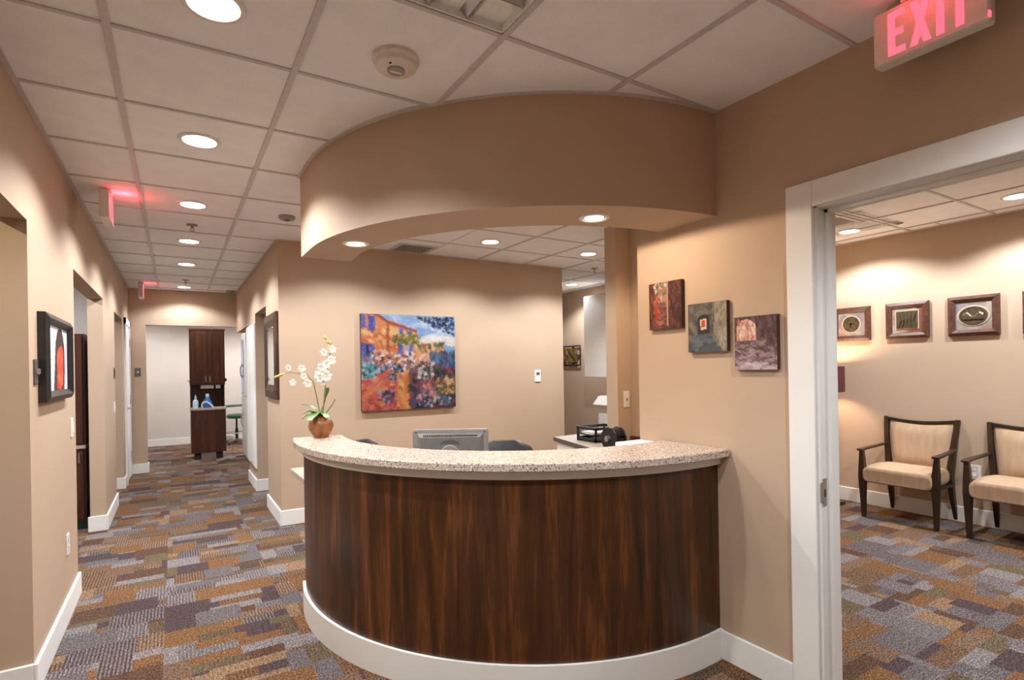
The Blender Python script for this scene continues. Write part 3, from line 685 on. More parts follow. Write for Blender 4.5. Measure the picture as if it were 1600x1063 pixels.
downlight(1.35, 4.469, 2.603, 'round recessed downlight above the left half of the reception wall, by the soffit', 'reception downlights', SPOT_W*.85)
downlight(2.574, 4.469, 2.603, 'round recessed downlight in front of the villa canvas', 'reception downlights', SPOT_W*.85)
downlight(3.779, 4.476, 2.603, 'round recessed downlight near the end of the reception wall', 'reception downlights')
downlight(4.968, 6.268, 2.603, 'round recessed downlight in the far corridor', 'corridor downlights')
downlight(2.72, 2.55, 2.603, 'warm unseen downlight added behind the soffit to brighten the wall end', 'reception downlights', 46, (1, .82, .62))  # hidden lamp added to brighten the wall stub past the right wall
downlight(4.6, 4.3, 2.603, 'round recessed downlight behind the reception partition', 'corridor downlights', 40)
downlight(5.302, 2.609, 2.603, 'round recessed waiting room downlight nearest the maroon lamp', 'waiting room downlights', SPOT_W*1.0, WHITE)
downlight(5.302, 1.443, 2.603, 'round recessed waiting room downlight, second from the maroon lamp', 'waiting room downlights', SPOT_W*1.0, WHITE)
downlight(5.302, .25, 2.603, 'round recessed waiting room downlight, third from the maroon lamp', 'waiting room downlights', SPOT_W*1.0, WHITE)
downlight(3.6, 1.44, 2.603, 'round recessed waiting room downlight near the doorway', 'waiting room downlights', SPOT_W, WHITE)
downlight(3.6, .1, 2.603, 'round recessed waiting room downlight, second row from the pictures', 'waiting room downlights', SPOT_W, WHITE)
downlight(.873, 3.02, 2.113, 'small warm downlight in the soffit end above the orchid', 'soffit downlights', 17, (1, .80, .60), .062, 'lenswarm', 176, .08)
downlight(1.718, 1.988, 2.113, 'small warm downlight in the soffit near the three small canvases', 'soffit downlights', 17, (1, .80, .60), .062, 'lenswarm', 176, .08)
# downlights in the side rooms (their light is what shows)
downlight(-1.5, 2.4, 2.603, 'round recessed downlight in the first side room', 'side room downlights', 46, (1, .84, .58), angle=170)
downlight(-1.5, 5.2, 2.603, 'round recessed downlight in the second side room', 'side room downlights', 80, angle=172)
downlight(-1.5, 7.8, 2.603, 'round recessed downlight in the third side room', 'side room downlights', 35)
for x, y, w_ in ((.4, 9.62, 22), (1.5, 10.7, 135), (-.6, 11.1, 60)): downlight(x, y, 2.603, 'round recessed treatment room downlight '+('added to light the dental console front' if 0 < x < 1 else 'added to brighten the back wall left of the dental console' if x < 0 else 'by the tall white cabinet'), 'treatment room downlights', w_, (1, .97, .95), angle=165)  # front and left lamps added unseen, to light console front and back wall

def exit_sign(y0, y1, xf, sgn, label):
    """face at x = xf, looking towards sgn"""
    z0, z1, d = 2.402, 2.578, .052; b = xf-sgn*d
    t = thing('exit_sign', label, 'exit sign', ((xf+b)/2, (y0+y1)/2, 2.6), 'exit signs')
    box('housing', 'signwhite', t, b, xf, y0, y1, z0, z1, bevel=.004)
    box('canopy', 'signwhite', t, (xf+b)/2-.03, (xf+b)/2+.03, (y0+y1)/2-.07, (y0+y1)/2+.07, z1, 2.604)
    e = -1 if sgn < 0 else 1      # reading direction along +e*... : looking at the face, image x runs along rd
    rd = -1 if sgn < 0 else 1
    ys = y1 if rd < 0 else y0; L = y1-y0; lh = .142; zb = z0+.018; x = xf+sgn*.0015
    def q(pts, nm):
        n_ = len(pts); a = [(x, ys+rd*u, zb+v) for u, v in pts]; c = [(xf-sgn*.001, ys+rd*u, zb+v) for u, v in pts]
        return a, c
    def letter(nm, polys):
        m = MB()
        for p in polys:
            a, c = q(p, nm); m.loft([a, c])
        return m.build('letter', 'redglow', t)
    R_ = lambda x0, x1, y0_, y1_: [(x0, y0_), (x1, y0_), (x1, y1_), (x0, y1_)]
    s = .021; w = .05; g = L*.122; u = L*.145
    letter('E', [R_(u, u+s, 0, lh), R_(u+s, u+w, 0, s), R_(u+s, u+w*.9, lh/2-s/2, lh/2+s/2), R_(u+s, u+w, lh-s, lh)])
    u += w+.013
    letter('X', [[(u, 0), (u+s, 0), (u+w+.008, lh), (u+w+.008-s, lh)], [(u+w+.008-s, 0), (u+w+.008, 0), (u+s, lh), (u, lh)]])
    u += w+.021
    letter('I', [R_(u, u+s, 0, lh)]); u += s+.014
    letter('T', [R_(u+w/2-s/2, u+w/2+s/2, 0, lh-s), R_(u, u+w, lh-s, lh)])
    (box('end_lamp', 'redglow', t, xf-.002, xf+.012, y0-.002, y0+.002, z0+.008, z0+.026) if sgn < 0 else None)
    d_ = bpy.data.lights.new('sign_light', 'POINT'); d_.energy = (.9 if y0 < 6 else .4) if sgn > 0 else .22; d_.color = (1, .05, .07); d_.shadow_soft_size = .02
    o = bpy.data.objects.new('sign_light', d_); COL.objects.link(o); o.parent = t; o.location = (xf+sgn*.07-(xf+b)/2, 0, -.05 if sgn > 0 else -.03)
exit_sign(.615, .922, 2.05, -1, 'red lettered exit sign hanging near the white doorway')
exit_sign(4.24, 4.55, -.345, 1, 'white exit sign above the left opening beside the framed poster')
exit_sign(8.45, 8.76, -.345, 1, 'white exit sign near the far end of the hallway')

sd_ = thing('smoke_detector', 'round white smoke detector on the ceiling before the soffit', 'smoke detector', (.745, 2.0, 2.604))
MB().lathe((.745, 2.0, 2.604), [(.001, .002), (.088, .002), (.09, -.012), (.082, -.02), (.078, -.022), (.078, -.036), (.068, -.044), (.001, -.045)], 36).build('body', 'signwhite', sd_, smooth=True)
MB().lathe((.745, 2.0, 2.604), [(.001, -.044), (.034, -.044), (.034, -.05), (.028, -.052), (.001, -.052)], 24).build('sensor_cap', 'greyvent', sd_, smooth=True)
box('sensor_slot', 'whiteplastic', sd_, .722, .768, 1.995, 2.005, 2.5505, 2.553)
MB().lathe((.708, 1.96, 2.604), [(.001, -.043), (.005, -.043), (.005, -.047), (.001, -.048)], 10).build('indicator', 'blackmatte', sd_)
def disc_speaker(x, y, label, r=.062):
    t = thing('ceiling_sensor', label, 'ceiling sensor', (x, y, 2.604), 'round grey ceiling sensors')
    MB().lathe((x, y, 2.604), [(.001, .002), (r, .002), (r, -.012), (r*.8, -.024), (.001, -.026)], 24).build('body', 'greyvent', t, smooth=True)
    MB().lathe((x, y, 2.604), [(.001, -.025), (r*.35, -.025), (r*.3, -.032), (.001, -.033)], 16).build('sensor_eye', 'darkgrey', t, smooth=True)
disc_speaker(.757, 4.47, 'round grey ceiling sensor by the corner of the reception wall'); disc_speaker(.72, 8.95, 'round grey ceiling sensor at the hallway end wall', .07)
def sprinkler(x, y, label):
    t = thing('sprinkler_head', label, 'sprinkler', (x, y, 2.604), 'ceiling sprinkler heads')
    MB().lathe((x, y, 2.604), [(.001, .002), (.042, .002), (.04, -.006), (.014, -.01), (.001, -.01)], 20).build('escutcheon', 'brass', t, smooth=True)
    MB().lathe((x, y, 2.604), [(.001, -.008), (.009, -.008), (.007, -.03), (.001, -.031)], 10).build('body', 'brass', t)
    for s_ in (-1, 1): MB().tube([(x+s_*.008, y, 2.58), (x+s_*.014, y, 2.565), (x+s_*.004, y, 2.552)], .003, 6).build('frame_arm', 'brass', t)
    MB().lathe((x, y, 2.604), [(.001, -.05), (.016, -.05), (.016, -.053), (.001, -.054)], 12).build('deflector', 'brass', t)
sprinkler(.133, 5.069, 'sprinkler head between hallway downlights'); sprinkler(.131, 8.12, 'sprinkler head before the last hallway downlight'); sprinkler(4.418, 5.117, 'sprinkler head past the end of the reception wall')
# parabolic troffer in the grid
tf = thing('parabolic_troffer', 'grey parabolic louvre light fixture in the ceiling before the soffit', 'light fixture', (GX+1.5*T, GY+1*T, 2.604))
x0, x1, y0, y1 = GX+T+.013, GX+2*T-.013, GY+.013, GY+2*T-.013
m = MB().box(x0, x1, y0, y1, 2.63, 2.64).box(x0, x0+.006, y0, y1, 2.603, 2.632).box(x1-.006, x1, y0, y1, 2.603, 2.632).box(x0, x1, y0, y0+.006, 2.603, 2.632).box(x0, x1, y1-.006, y1, 2.603, 2.632); m.build('housing', 'whiteplastic', tf)
for i in range(1, 4):
    x = x0+(x1-x0)*i/4; MB().loft([[(x-.003, y0, 2.606), (x+.003, y0, 2.606), (x+.028, y0, 2.63), (x-.028, y0, 2.63)], [(x-.003, y1, 2.606), (x+.003, y1, 2.606), (x+.028, y1, 2.63), (x-.028, y1, 2.63)]]).build('louvre_blade', 'reflector', tf)
for j in range(1, 8):
    y = y0+(y1-y0)*j/8; MB().loft([[(x0, y-.003, 2.606), (x0, y+.003, 2.606), (x0, y+.02, 2.629), (x0, y-.02, 2.629)], [(x1, y-.003, 2.606), (x1, y+.003, 2.606), (x1, y+.02, 2.629), (x1, y-.02, 2.629)]]).build('cross_blade', 'reflector', tf)
def vent(x0, x1, y0, y1, label, n=9):
    t = thing('ceiling_vent', label, 'air vent', ((x0+x1)/2, (y0+y1)/2, 2.604))
    MB().box(x0+.01, x1-.01, y0+.01, y1-.01, 2.603, 2.6055).build('backing', 'darkvoid', t)
    w = .03
    for b in ((x0, x1, y0, y0+w), (x0, x1, y1-w, y1), (x0, x0+w, y0+w, y1-w), (x1-w, x1, y0+w, y1-w)): box('vent_frame', 'tee', t, *b, 2.5975, 2.606)
    for i in range(n):
        x = x0+w+(x1-x0-2*w)*(i+.5)/n; MB().bar([(x, y0+w, 2.6), (x, y1-w, 2.6)], (.003, .016), (.5, 0, .8)).build('slat', 'greyvent', t)
vent(1.84, 2.23, 4.90, 5.25, 'grey louvred air vent in the ceiling beside the reception wall')
vent(4.45, 5.0, 2.36, 2.91, 'square air vent in the waiting room ceiling')

# ------------------------------------------------------------------ switches and plates
def plate(name, label, x=None, y=None, z=1.1, sgn=1, w=.072, h=.118, mat='cream', kind='switch', axis='x', cat='light switch'):
    t = thing(name, label, cat, (x, y, z))
    def B(nm, m_, a0, a1, z0, z1, d0, d1, par=t, bev=0):
        if axis == 'x': return box(nm, m_, par, x+sgn*d0, x+sgn*d1, y+a0, y+a1, z+z0, z+z1, bevel=bev)
        return box(nm, m_, par, x+a0, x+a1, y+sgn*d0, y+sgn*d1, z+z0, z+z1, bevel=bev)
    B('plate', mat, -w/2, w/2, -h/2, h/2, 0, .007, t, .002)
    if kind == 'switch': B('rocker', 'whiteplastic' if mat == 'cream' else mat, -w*.24, w*.24, -h*.29, h*.29, .006, .012, t, .002)
    elif kind == 'toggle': B('toggle', 'greyplastic', -w*.07, w*.07, -h*.09, h*.06, .006, .018)
    elif kind == 'outlet':
        for s_ in (-1, 1): B('socket', 'whiteplastic', -w*.22, w*.22, s_*h*.2-h*.13, s_*h*.2+h*.13, .006, .010, t, .003)
    elif kind == 'thermo': B('display', 'darkgrey', -w*.28, w*.28, h*.1, h*.32, .006, .016); B('body', 'whiteplastic', -w*.42, w*.42, -h*.45, h*.42, .006, .013)
    elif kind == 'door': B('push_button', 'chrome', -w*.2, w*.2, -h*.1, h*.14, .006, .02, t, .003); B('screw', 'chrome', -.004, .004, h*.36, h*.42, .006, .009); B('screw', 'chrome', -.004, .004, -h*.42, -h*.36, .006, .009)
    return t
plate('access_plate', 'small grey metal push plate beside the framed poster', LW, 3.24, 1.42, 1, .07, .115, 'darkgrey', 'door', cat='push plate')
plate('light_switch', 'white light switch below the framed poster, by the opening', LW, 4.22, 1.083, 1)
plate('wall_outlet', 'white outlet low on the left wall under the poster', LW, 4.02, .423, 1, kind='outlet', cat='outlet')
plate('wall_keypad', 'small grey keypad on the hallway left wall', LW, 6.99, 1.414, 1, .07, .115, 'darkgrey', 'switch', cat='keypad')
plate('light_switch', 'white light switch under the grey keypad in the hallway', LW, 6.93, 1.06, 1)
plate('wall_keypad', 'small grey keypad on the hallway end wall', -.45, EW, 1.425, -1, .07, .12, 'darkgrey', 'door', 'y', 'keypad')
plate('thermostat', 'white thermostat on the reception wall beside the villa canvas', 3.653, PW, 1.30, -1, .085, .14, 'whiteplastic', 'thermo', 'y', 'thermostat')
plate('light_switch', 'white toggle switch on the orange lit wall behind the desk', 3.307, 3.45, 1.118, -1, .066, .14, 'cream', 'toggle', 'y')
plate('wall_outlet', 'white outlet between the two waiting room chairs', WW, 1.89, .45, -1, .09, .12, kind='outlet', cat='outlet')

# ------------------------------------------------------------------ waiting room chairs (local: x across, y depth towards the back, z up)
ch = thing('waiting_chair', 'tan upholstered armchair with dark wood frame beside the maroon floor lamp', 'chair', (0, 0, 0), 'waiting room armchairs')
for s_ in (-1, 1):
    MB().bar([(s_*.275, .02, 0), (s_*.278, .018, .18), (s_*.278, .012, .36), (s_*.28, .015, .45), (s_*.285, .02, .60)], [(.03, .03), (.042, .042), (.055, .055), (.05, .05), (.032, .036)], (1, 0, 0)).build('leg', 'chairwood', ch, local=True, bevel=.003, seg=1)
    MB().bar([(s_*.245, .50, 0), (s_*.238, .445, .2), (s_*.235, .415, .38), (s_*.245, .42, .5), (s_*.262, .44, .7), (s_*.278, .47, .885)], [(.028, .032), (.036, .045), (.04, .055), (.04, .05), (.036, .042), (.03, .034)], (1, 0, 0)).build('back_post', 'chairwood', ch, local=True, bevel=.003, seg=1)
    MB().bar([(s_*.286, -.02, .606), (s_*.287, .1, .612), (s_*.275, .3, .622), (s_*.262, .43, .632)], [(.05, .02), (.045, .02), (.034, .02), (.026, .02)], (1, 0, 0)).build('armrest', 'chairwood', ch, local=True, bevel=.003, seg=1)
MB().bar([(-.29+.58*i/12, .475-.012*math.sin(PI*i/12)*-1, .872-.03*math.sin(PI*i/12)) for i in range(13)], (.03, .032), (0, 1, 0)).build('top_rail', 'chairwood', ch, local=True, bevel=.003, seg=1)
m = MB(); rings = []
for i in range(9):
    q = i/8; z = .45+.40*q; yb = .425+.055*q; hw = .205+.04*q; top_dip = 0
    ring = []
    for j in range(13):
        u = -1+2*j/12; bul = .03*(1-u**4)*(1-(2*q-1)**6); dz = -.028*math.sin(PI*(u+1)/2)*q
        ring.append((hw*u, yb-.008-bul, z+dz))
    for j in range(12, -1, -1):
        u = -1+2*j/12; dz = -.028*math.sin(PI*(u+1)/2)*q; ring.append((hw*u, yb+.018, z+dz))
    rings.append(ring)
m.loft(rings).build('backrest', 'upholstery', ch, local=True, smooth=True)
rings = []
for yv, s0, zt, zb in ((-.028, .9, .42, .36), (-.03, .97, .445, .335), (-.02, 1, .458, .325), (.06, 1, .474, .322), (.2, .98, .48, .322), (.34, .93, .474, .325), (.41, .9, .46, .33), (.425, .86, .44, .345)):
    hw = .262*s0; R_ = min(.045, (zt-zb)/2.1); ring = []
    for cx_, cz_, a0 in ((hw-R_, zt-R_, 0), (-hw+R_, zt-R_, 90), (-hw+R_, zb+R_, 180), (hw-R_, zb+R_, 270)):
        for k_ in range(5):
            a = math.radians(a0+22.5*k_); ring.append((cx_+R_*math.cos(a), yv, cz_+R_*math.sin(a)))
    rings.append(ring)
MB().loft(rings).build('seat_cushion', 'upholstery', ch, local=True, smooth=True)
m = MB().box(-.25, .25, .02, .05, .315, .335).box(-.23, .23, .40, .43, .315, .335).box(-.262, -.238, .04, .42, .315, .335).box(.238, .262, .04, .42, .315, .335); m.build('seat_frame', 'chairwood', ch, local=True)
ch.location = (5.325, 2.268, 0); ch.rotation_euler = (0, 0, -PI/2)
c2 = copy_tree(ch); c2.location = (5.325, 1.50, 0); c2['label'] = 'tan upholstered armchair with dark wood frame, second from the maroon floor lamp'

# floor lamp in the waiting room
fl = thing('floor_lamp', 'floor lamp with maroon drum shade in the waiting room corner', 'lamp', (5.50, 2.99, 0))
fx, fy = 5.50, 2.99
sh = MB()
n = 32
def circ_(r, z): return [(fx+r*math.cos(2*PI*j/n), fy+r*math.sin(2*PI*j/n), z) for j in range(n)]
MB().loft([circ_(.20, 1.115), circ_(.20, 1.365), circ_(.196, 1.365), circ_(.196, 1.115)], cap=False, closed=True).build('lamp_shade', 'maroon', fl, smooth=True)
box('base', 'chairwood', fl, fx-.14, fx+.14, fy-.14, fy+.14, 0, .03, bevel=.004)
MB().lathe((fx, fy, 0), [(.012, .03), (.012, 1.2), (.02, 1.2), (.02, 1.24), (.001, 1.245)], 14).build('pole', 'chairwood', fl)
MB().lathe((fx, fy, 0), [(.001, 1.24), (.022, 1.25), (.034, 1.285), (.022, 1.32), (.001, 1.33)], 14).build('bulb', 'lenswarm', fl, smooth=True)
m = MB()
for k_ in range(3):
    a = 2*PI*k_/3; m.tube([(fx, fy, 1.225), (fx+.198*math.cos(a), fy+.198*math.sin(a), 1.30)], .003, 6)
m.build('shade_spider', 'chrome', fl)
d_ = bpy.data.lights.new('bulb_light', 'POINT'); d_.energy = 30; d_.color = (1, .72, .48); d_.shadow_soft_size = .05
o = bpy.data.objects.new('bulb_light', d_); COL.objects.link(o); o.parent = fl; o.location = (0, 0, 1.28)

# ------------------------------------------------------------------ behind the desk
# monitor seen from the back
mo = thing('computer_monitor', 'silver grey flat computer monitor seen from behind the counter', 'monitor', (1.305, 2.745, .74), rotz=-YAW)
def rbox(nm, mat_, par, *a, bevel=0): return MB().box(*a).build(nm, mat_, par, bevel=bevel, local=True)
case = rbox('case', 'silver', mo, -.21, .21, -.005, .045, .035, .325, bevel=.006)
MB().loft([[(-.185, -.006, .06), (.185, -.006, .06), (.185, -.006, .305), (-.185, -.006, .305)], [(-.165, -.034, .075), (.165, -.034, .075), (.165, -.034, .285), (-.165, -.034, .285)]]).build('back_shell', 'greyplastic', mo, local=True)
for k_ in range(30): rbox('vent_slot', 'blackmatte', case, -.145+.01*k_-.0022, -.145+.01*k_+.0022, -.030, -.016, .291, .2985)
rec = MB().loft([[(.0-.055*math.cos(PI*j/12), -.0345, .245+.028*math.sin(PI*j/12)) for j in range(13)]+[(.03, -.0345, .25), (-.03, -.0345, .25)], [(.0-.055*math.cos(PI*j/12), -.0355, .245+.028*math.sin(PI*j/12)) for j in range(13)]+[(.03, -.0355, .25), (-.03, -.0355, .25)]]).build('recess', 'darkgrey', mo, local=True)
MB().lathe((0, -.035, .19), [(.001, -.012), (.05, -.012), (.055, 0), (.001, .001)], 28, 'y').build('pivot_disc', 'silver', mo, local=True, smooth=True)
for s_ in (-1, 1): rbox('screw', 'blackmatte', mo, s_*.19-.004, s_*.19+.004, -.0065, -.004, .307, .315)
rbox('screen', 'black', mo, -.19, .19, .044, .047, .055, .305)
rbox('stand_neck', 'greyplastic', mo, -.03, .03, -.05, -.02, .01, .2)
MB().lathe((0, .0, 0), [(.001, 0), (.10, 0), (.10, .008), (.03, .016), (.001, .016)], 28).build('stand_base', 'greyplastic', mo, local=True, smooth=True)
# office chairs
oc = thing('office_chair', 'black leather office chair tucked behind the reception monitor', 'office chair', (0, 0, 0), 'black office chairs')
rings = []
for i in range(11):
    q = i/10; z = .40+.48*q; hw = .235*(1-.1*(2*q-1)**2)*(1 if q < .8 else 1-.55*((q-.8)/.2)**2.2); th = .05*(1-.5*q**4)+.004; yb = .23+.05*q
    rings.append([(hw*math.cos(2*PI*j/20)*(abs(math.cos(2*PI*j/20))**-.35 if abs(math.cos(2*PI*j/20)) > .05 else 1), yb+th*math.sin(2*PI*j/20), z+.012*math.sin(3*2*PI*j/20)*0) for j in range(20)])
MB().loft(rings).build('backrest', 'leather', oc, local=True, smooth=True)
rings = []
for i in range(7):
    q = i/6; yv = -.25+.48*q; hw = .24*(1-.12*abs(2*q-1)**3); t_ = .045*(1-.4*abs(2*q-1)**4)
    rings.append([(hw*max(-1, min(1, 1.15*math.cos(2*PI*j/20))), yv, .46+t_*math.sin(2*PI*j/20)) for j in range(20)])
MB().loft(rings).build('seat', 'leather', oc, local=True, smooth=True)
for s_ in (-1, 1): MB().tube([(s_*.27, .15, .5), (s_*.29, .15, .62), (s_*.29, .1, .65), (s_*.29, -.1, .65), (s_*.28, -.15, .62), (s_*.26, -.12, .47)], .016, 8).build('armrest', 'black', oc, local=True, smooth=True)
MB().lathe((0, 0, 0), [(.001, .09), (.03, .09), (.03, .3), (.018, .3), (.018, .42), (.06, .425), (.06, .44), (.001, .44)], 16).build('gas_lift', 'black', oc, local=True)
for k_ in range(5):
    a = 2*PI*k_/5; l_ = MB().bar([(.02*math.cos(a), .02*math.sin(a), .1), (.27*math.cos(a), .27*math.sin(a), .07)], [(.05, .04), (.035, .03)], (-math.sin(a), math.cos(a), 0)).build('base_leg', 'black', oc, local=True)
    MB().lathe((.27*math.cos(a), .27*math.sin(a), .028), [(.001, -.02), (.028, -.02), (.028, .02), (.001, .02)], 12, 'x').build('caster', 'black', l_, local=True)
MB().bar([(0, .12, .44), (0, .25, .43), (0, .275, .55)], (.05, .02), (1, 0, 0)).build('back_bracket', 'black', oc, local=True)
oc.location = (1.93, 3.10, 0); oc.rotation_euler = (0, 0, -.35)
o2 = copy_tree(oc); o2.location = (1.30, 3.80, 0); o2.rotation_euler = (0, 0, .5); o2['label'] = 'black leather office chair beside the orchid end of the desk'
# credenza with grey top
cr = thing('credenza', 'low white credenza with grey top behind the reception desk', 'cabinet', (3.1, 3.5, 0))
poly = [(2.78, 3.0), (3.362, 3.0), (3.362, 3.445), (3.208, 3.445), (3.208, 3.592), (3.55, 3.592), (3.55, 4.22), (3.06, 4.17)]
MB().prism(poly, .705, .74).build('top', 'greytop', cr)
for k_ in range(len(poly)):
    a, b = poly[k_], poly[(k_+1) % len(poly)]
    if k_ in (7, 0, 6): MB().bar([(*a, .7215), (*b, .7215)], (.006, .037), (b[1]-a[1], a[0]-b[0], 0)).build('edge_band', 'greyedge', cr)
inn = [(2.81, 3.02), (3.35, 3.02), (3.35, 3.44), (3.20, 3.44), (3.20, 3.60), (3.53, 3.60), (3.53, 4.19), (3.085, 4.145)]
bd = MB().prism(inn, 0, .705).build('body', 'whiteplastic', cr)
for k_ in range(2):
    fa, fb = Vector((2.81, 3.02)), Vector((3.085, 4.145)); d = fb-fa; nn = Vector((-d.y, d.x)).normalized()
    a = fa+d*(.03+.49*k_)+nn*.009; b = fa+d*(.48+.49*k_)+nn*.009
    dr = MB().bar([(a.x, a.y, .36), (b.x, b.y, .36)], (.018, .62), (nn.x, nn.y, 0)).build('door', 'whiteplastic', cr)
    h_ = a.lerp(b, .9)+nn*.02; MB().tube([(h_.x, h_.y, .5), (h_.x, h_.y, .6)], .006).build('handle', 'chrome', dr)
bsp = MB().box(3.34, 3.366, 3.0, 3.445, .74, .80).build('backsplash', 'deskwood', cr)
# letter tray
lt = thing('letter_tray', 'black two tier letter tray on the credenza', 'letter tray', (3.26, 3.74, .74))
def tray_level(z, nm):
    m = MB().box(3.10, 3.43, 3.61, 3.87, z, z+.006); m.box(3.10, 3.106, 3.61, 3.87, z, z+.03).box(3.424, 3.43, 3.61, 3.87, z, z+.03).box(3.10, 3.43, 3.864, 3.87, z, z+.03).box(3.10, 3.43, 3.61, 3.616, z, z+.014)
    return m.build(nm, 'black', lt)
tray_level(.745, 'lower_tray')
MB().box(3.10, 3.43, 3.61, 3.63, .845, .868).box(3.10, 3.43, 3.85, 3.87, .845, .868).box(3.10, 3.12, 3.63, 3.85, .845, .868).box(3.41, 3.43, 3.63, 3.85, .845, .868).build('upper_tray', 'black', lt)
MB().box(3.10, 3.43, 3.61, 3.62, .795, .806).box(3.10, 3.43, 3.86, 3.87, .795, .806).box(3.10, 3.11, 3.62, 3.86, .795, .806).box(3.42, 3.43, 3.62, 3.86, .795, .806).build('middle_tray', 'black', lt)
for x in (3.10, 3.412):
    for y in (3.61, 3.852): box('post', 'black', lt, x, x+.018, y, y+.018, .74, .86)
pp = box('paper_stack', 'paper', None, 3.13, 3.40, 3.64, 3.84, .807, .822); tag(pp, 'white sheets of paper lying in the black letter tray', 'paper')
# rotary card file
rf = thing('rotary_card_file', 'round black rotary card file on the credenza', 'card file', (2.95, 3.2, .74))
ax = Vector((.85, -.2, 0)).normalized()
MB().lathe((2.90, 3.215, .835), [(.001, -.012), (.088, -.012), (.092, -.006), (.092, .0), (.086, .004), (.001, .004)], 36, 'x').build('side_disc', 'black', rf, smooth=True)
MB().lathe((2.99, 3.215, .835), [(.001, -.004), (.088, -.004), (.092, .0), (.092, .006), (.086, .012), (.001, .012)], 36, 'x').build('side_disc', 'black', rf, smooth=True)
MB().lathe((2.945, 3.215, .835), [(.001, -.045), (.03, -.045), (.03, .045), (.001, .045)], 20, 'x').build('spindle', 'black', rf)
for k_ in range(18):
    a = PI*.1+PI*1.1*k_/17; MB().bar([(2.905, 3.215+.03*math.cos(a), .835+.03*math.sin(a)), (2.905, 3.215+.08*math.cos(a), .835+.08*math.sin(a))], (.0012, .001), (0, 0, 1))
    MB().loft([[(2.905, 3.215+.03*math.cos(a), .835+.03*math.sin(a)), (2.985, 3.215+.03*math.cos(a), .835+.03*math.sin(a)), (2.985, 3.2155+.03*math.cos(a), .8355+.03*math.sin(a)), (2.905, 3.2155+.03*math.cos(a), .8355+.03*math.sin(a))], [(2.905, 3.215+.08*math.cos(a), .835+.08*math.sin(a)), (2.985, 3.215+.08*math.cos(a), .835+.08*math.sin(a)), (2.985, 3.2155+.08*math.cos(a), .8355+.08*math.sin(a)), (2.905, 3.2155+.08*math.cos(a), .8355+.08*math.sin(a))]]).build('card', 'greyplastic', rf)
MB().lathe((2.885, 3.215, .835), [(.001, -.022), (.022, -.02), (.024, .004), (.001, .005)], 18, 'x').build('knob', 'chrome', rf, smooth=True)
box('base', 'black', rf, 2.88, 3.01, 3.14, 3.29, .74, .765, bevel=.006)
wb = thing('document_box', 'flat white paper box against the tan wall behind the counter', 'box', (2.12, 2.15, .74))
box('box_body', 'paper', wb, 2.03, 2.215, 2.07, 2.20, .742, .965, bevel=.003); box('lid', 'paper', wb, 2.026, 2.217, 2.066, 2.204, .95, .992, bevel=.003)
# white x-ray unit down the corridor
xr = thing('xray_unit', 'tall white panel of a dental x-ray unit in the far corridor', 'x-ray unit', (5.15, 5.6, 0))
box('head_panel', 'whiteplastic', xr, 5.0, 5.28, 5.25, 6.05, 1.245, 2.40, bevel=.01)
box('column', 'whiteplastic', xr, 5.06, 5.24, 5.42, 5.60, .0, 1.25, bevel=.01)
box('base_plate', 'whiteplastic', xr, 4.95, 5.35, 5.2, 5.9, 0, .05, bevel=.01)
MB().loft([[(4.94, 5.50, 1.0), (5.1, 5.50, 1.0), (5.1, 5.68, 1.0), (4.94, 5.68, 1.0)], [(4.9, 5.46, .88), (5.1, 5.46, .88), (5.1, 5.76, .88), (4.9, 5.76, .88)], [(4.92, 5.5, .87), (5.1, 5.5, .87), (5.1, 5.7, .87), (4.92, 5.7, .87)]]).build('chin_rest', 'whiteplastic', xr)
box('grip', 'black', xr, 5.02, 5.06, 5.48, 5.54, .76, .88); box('control_box', 'whiteplastic', xr, 4.96, 5.06, 5.46, 5.72, .5, .76, bevel=.008)

# ------------------------------------------------------------------ hallway end and side rooms
# white panel on the hallway's right wall
hp = thing('wall_panel_cabinet', 'tall white flat cabinet panel on the hallway right wall past the mirror', 'wall cabinet', (.81, 7.36, .26))
box('body', 'whiteplastic', hp, .795, .81, 6.985, 7.74, .262, 1.976, bevel=.003)
box('door', 'white', hp, .788, .796, 7.0, 7.725, .28, 1.96, bevel=.002); box('latch', 'chrome', hp, .78, .789, 7.25, 7.29, .29, .32)
# tall white cabinet in the treatment room
tc = thing('tall_cabinet', 'tall white cabinet with arched handles in the treatment room', 'cabinet', (1.2, 9.75, 0))
box('body', 'whiteplastic', tc, .97, 1.5, 9.4, 10.15, 0, 2.05, bevel=.004)
for z0, z1 in ((.06, 1.0), (1.02, 2.03)):
    d_ = box('door', 'whiteplastic', tc, .952, .97, 9.42, 10.13, z0, z1, bevel=.004)
    zc = .62 if z0 < .5 else 1.42
    MB().tube([(.952, 9.95, zc-.12), (.925, 9.95, zc-.06), (.92, 9.95, zc), (.925, 9.95, zc+.06), (.952, 9.95, zc+.12)], .008).build('handle', 'chrome', d_)
    if z0 > .5: box('daylight_strip', 'bluedaylight', d_, .947, .953, 9.74, 10.08, 1.06, 1.93)  # thin slab whose blue colour stands in for window daylight
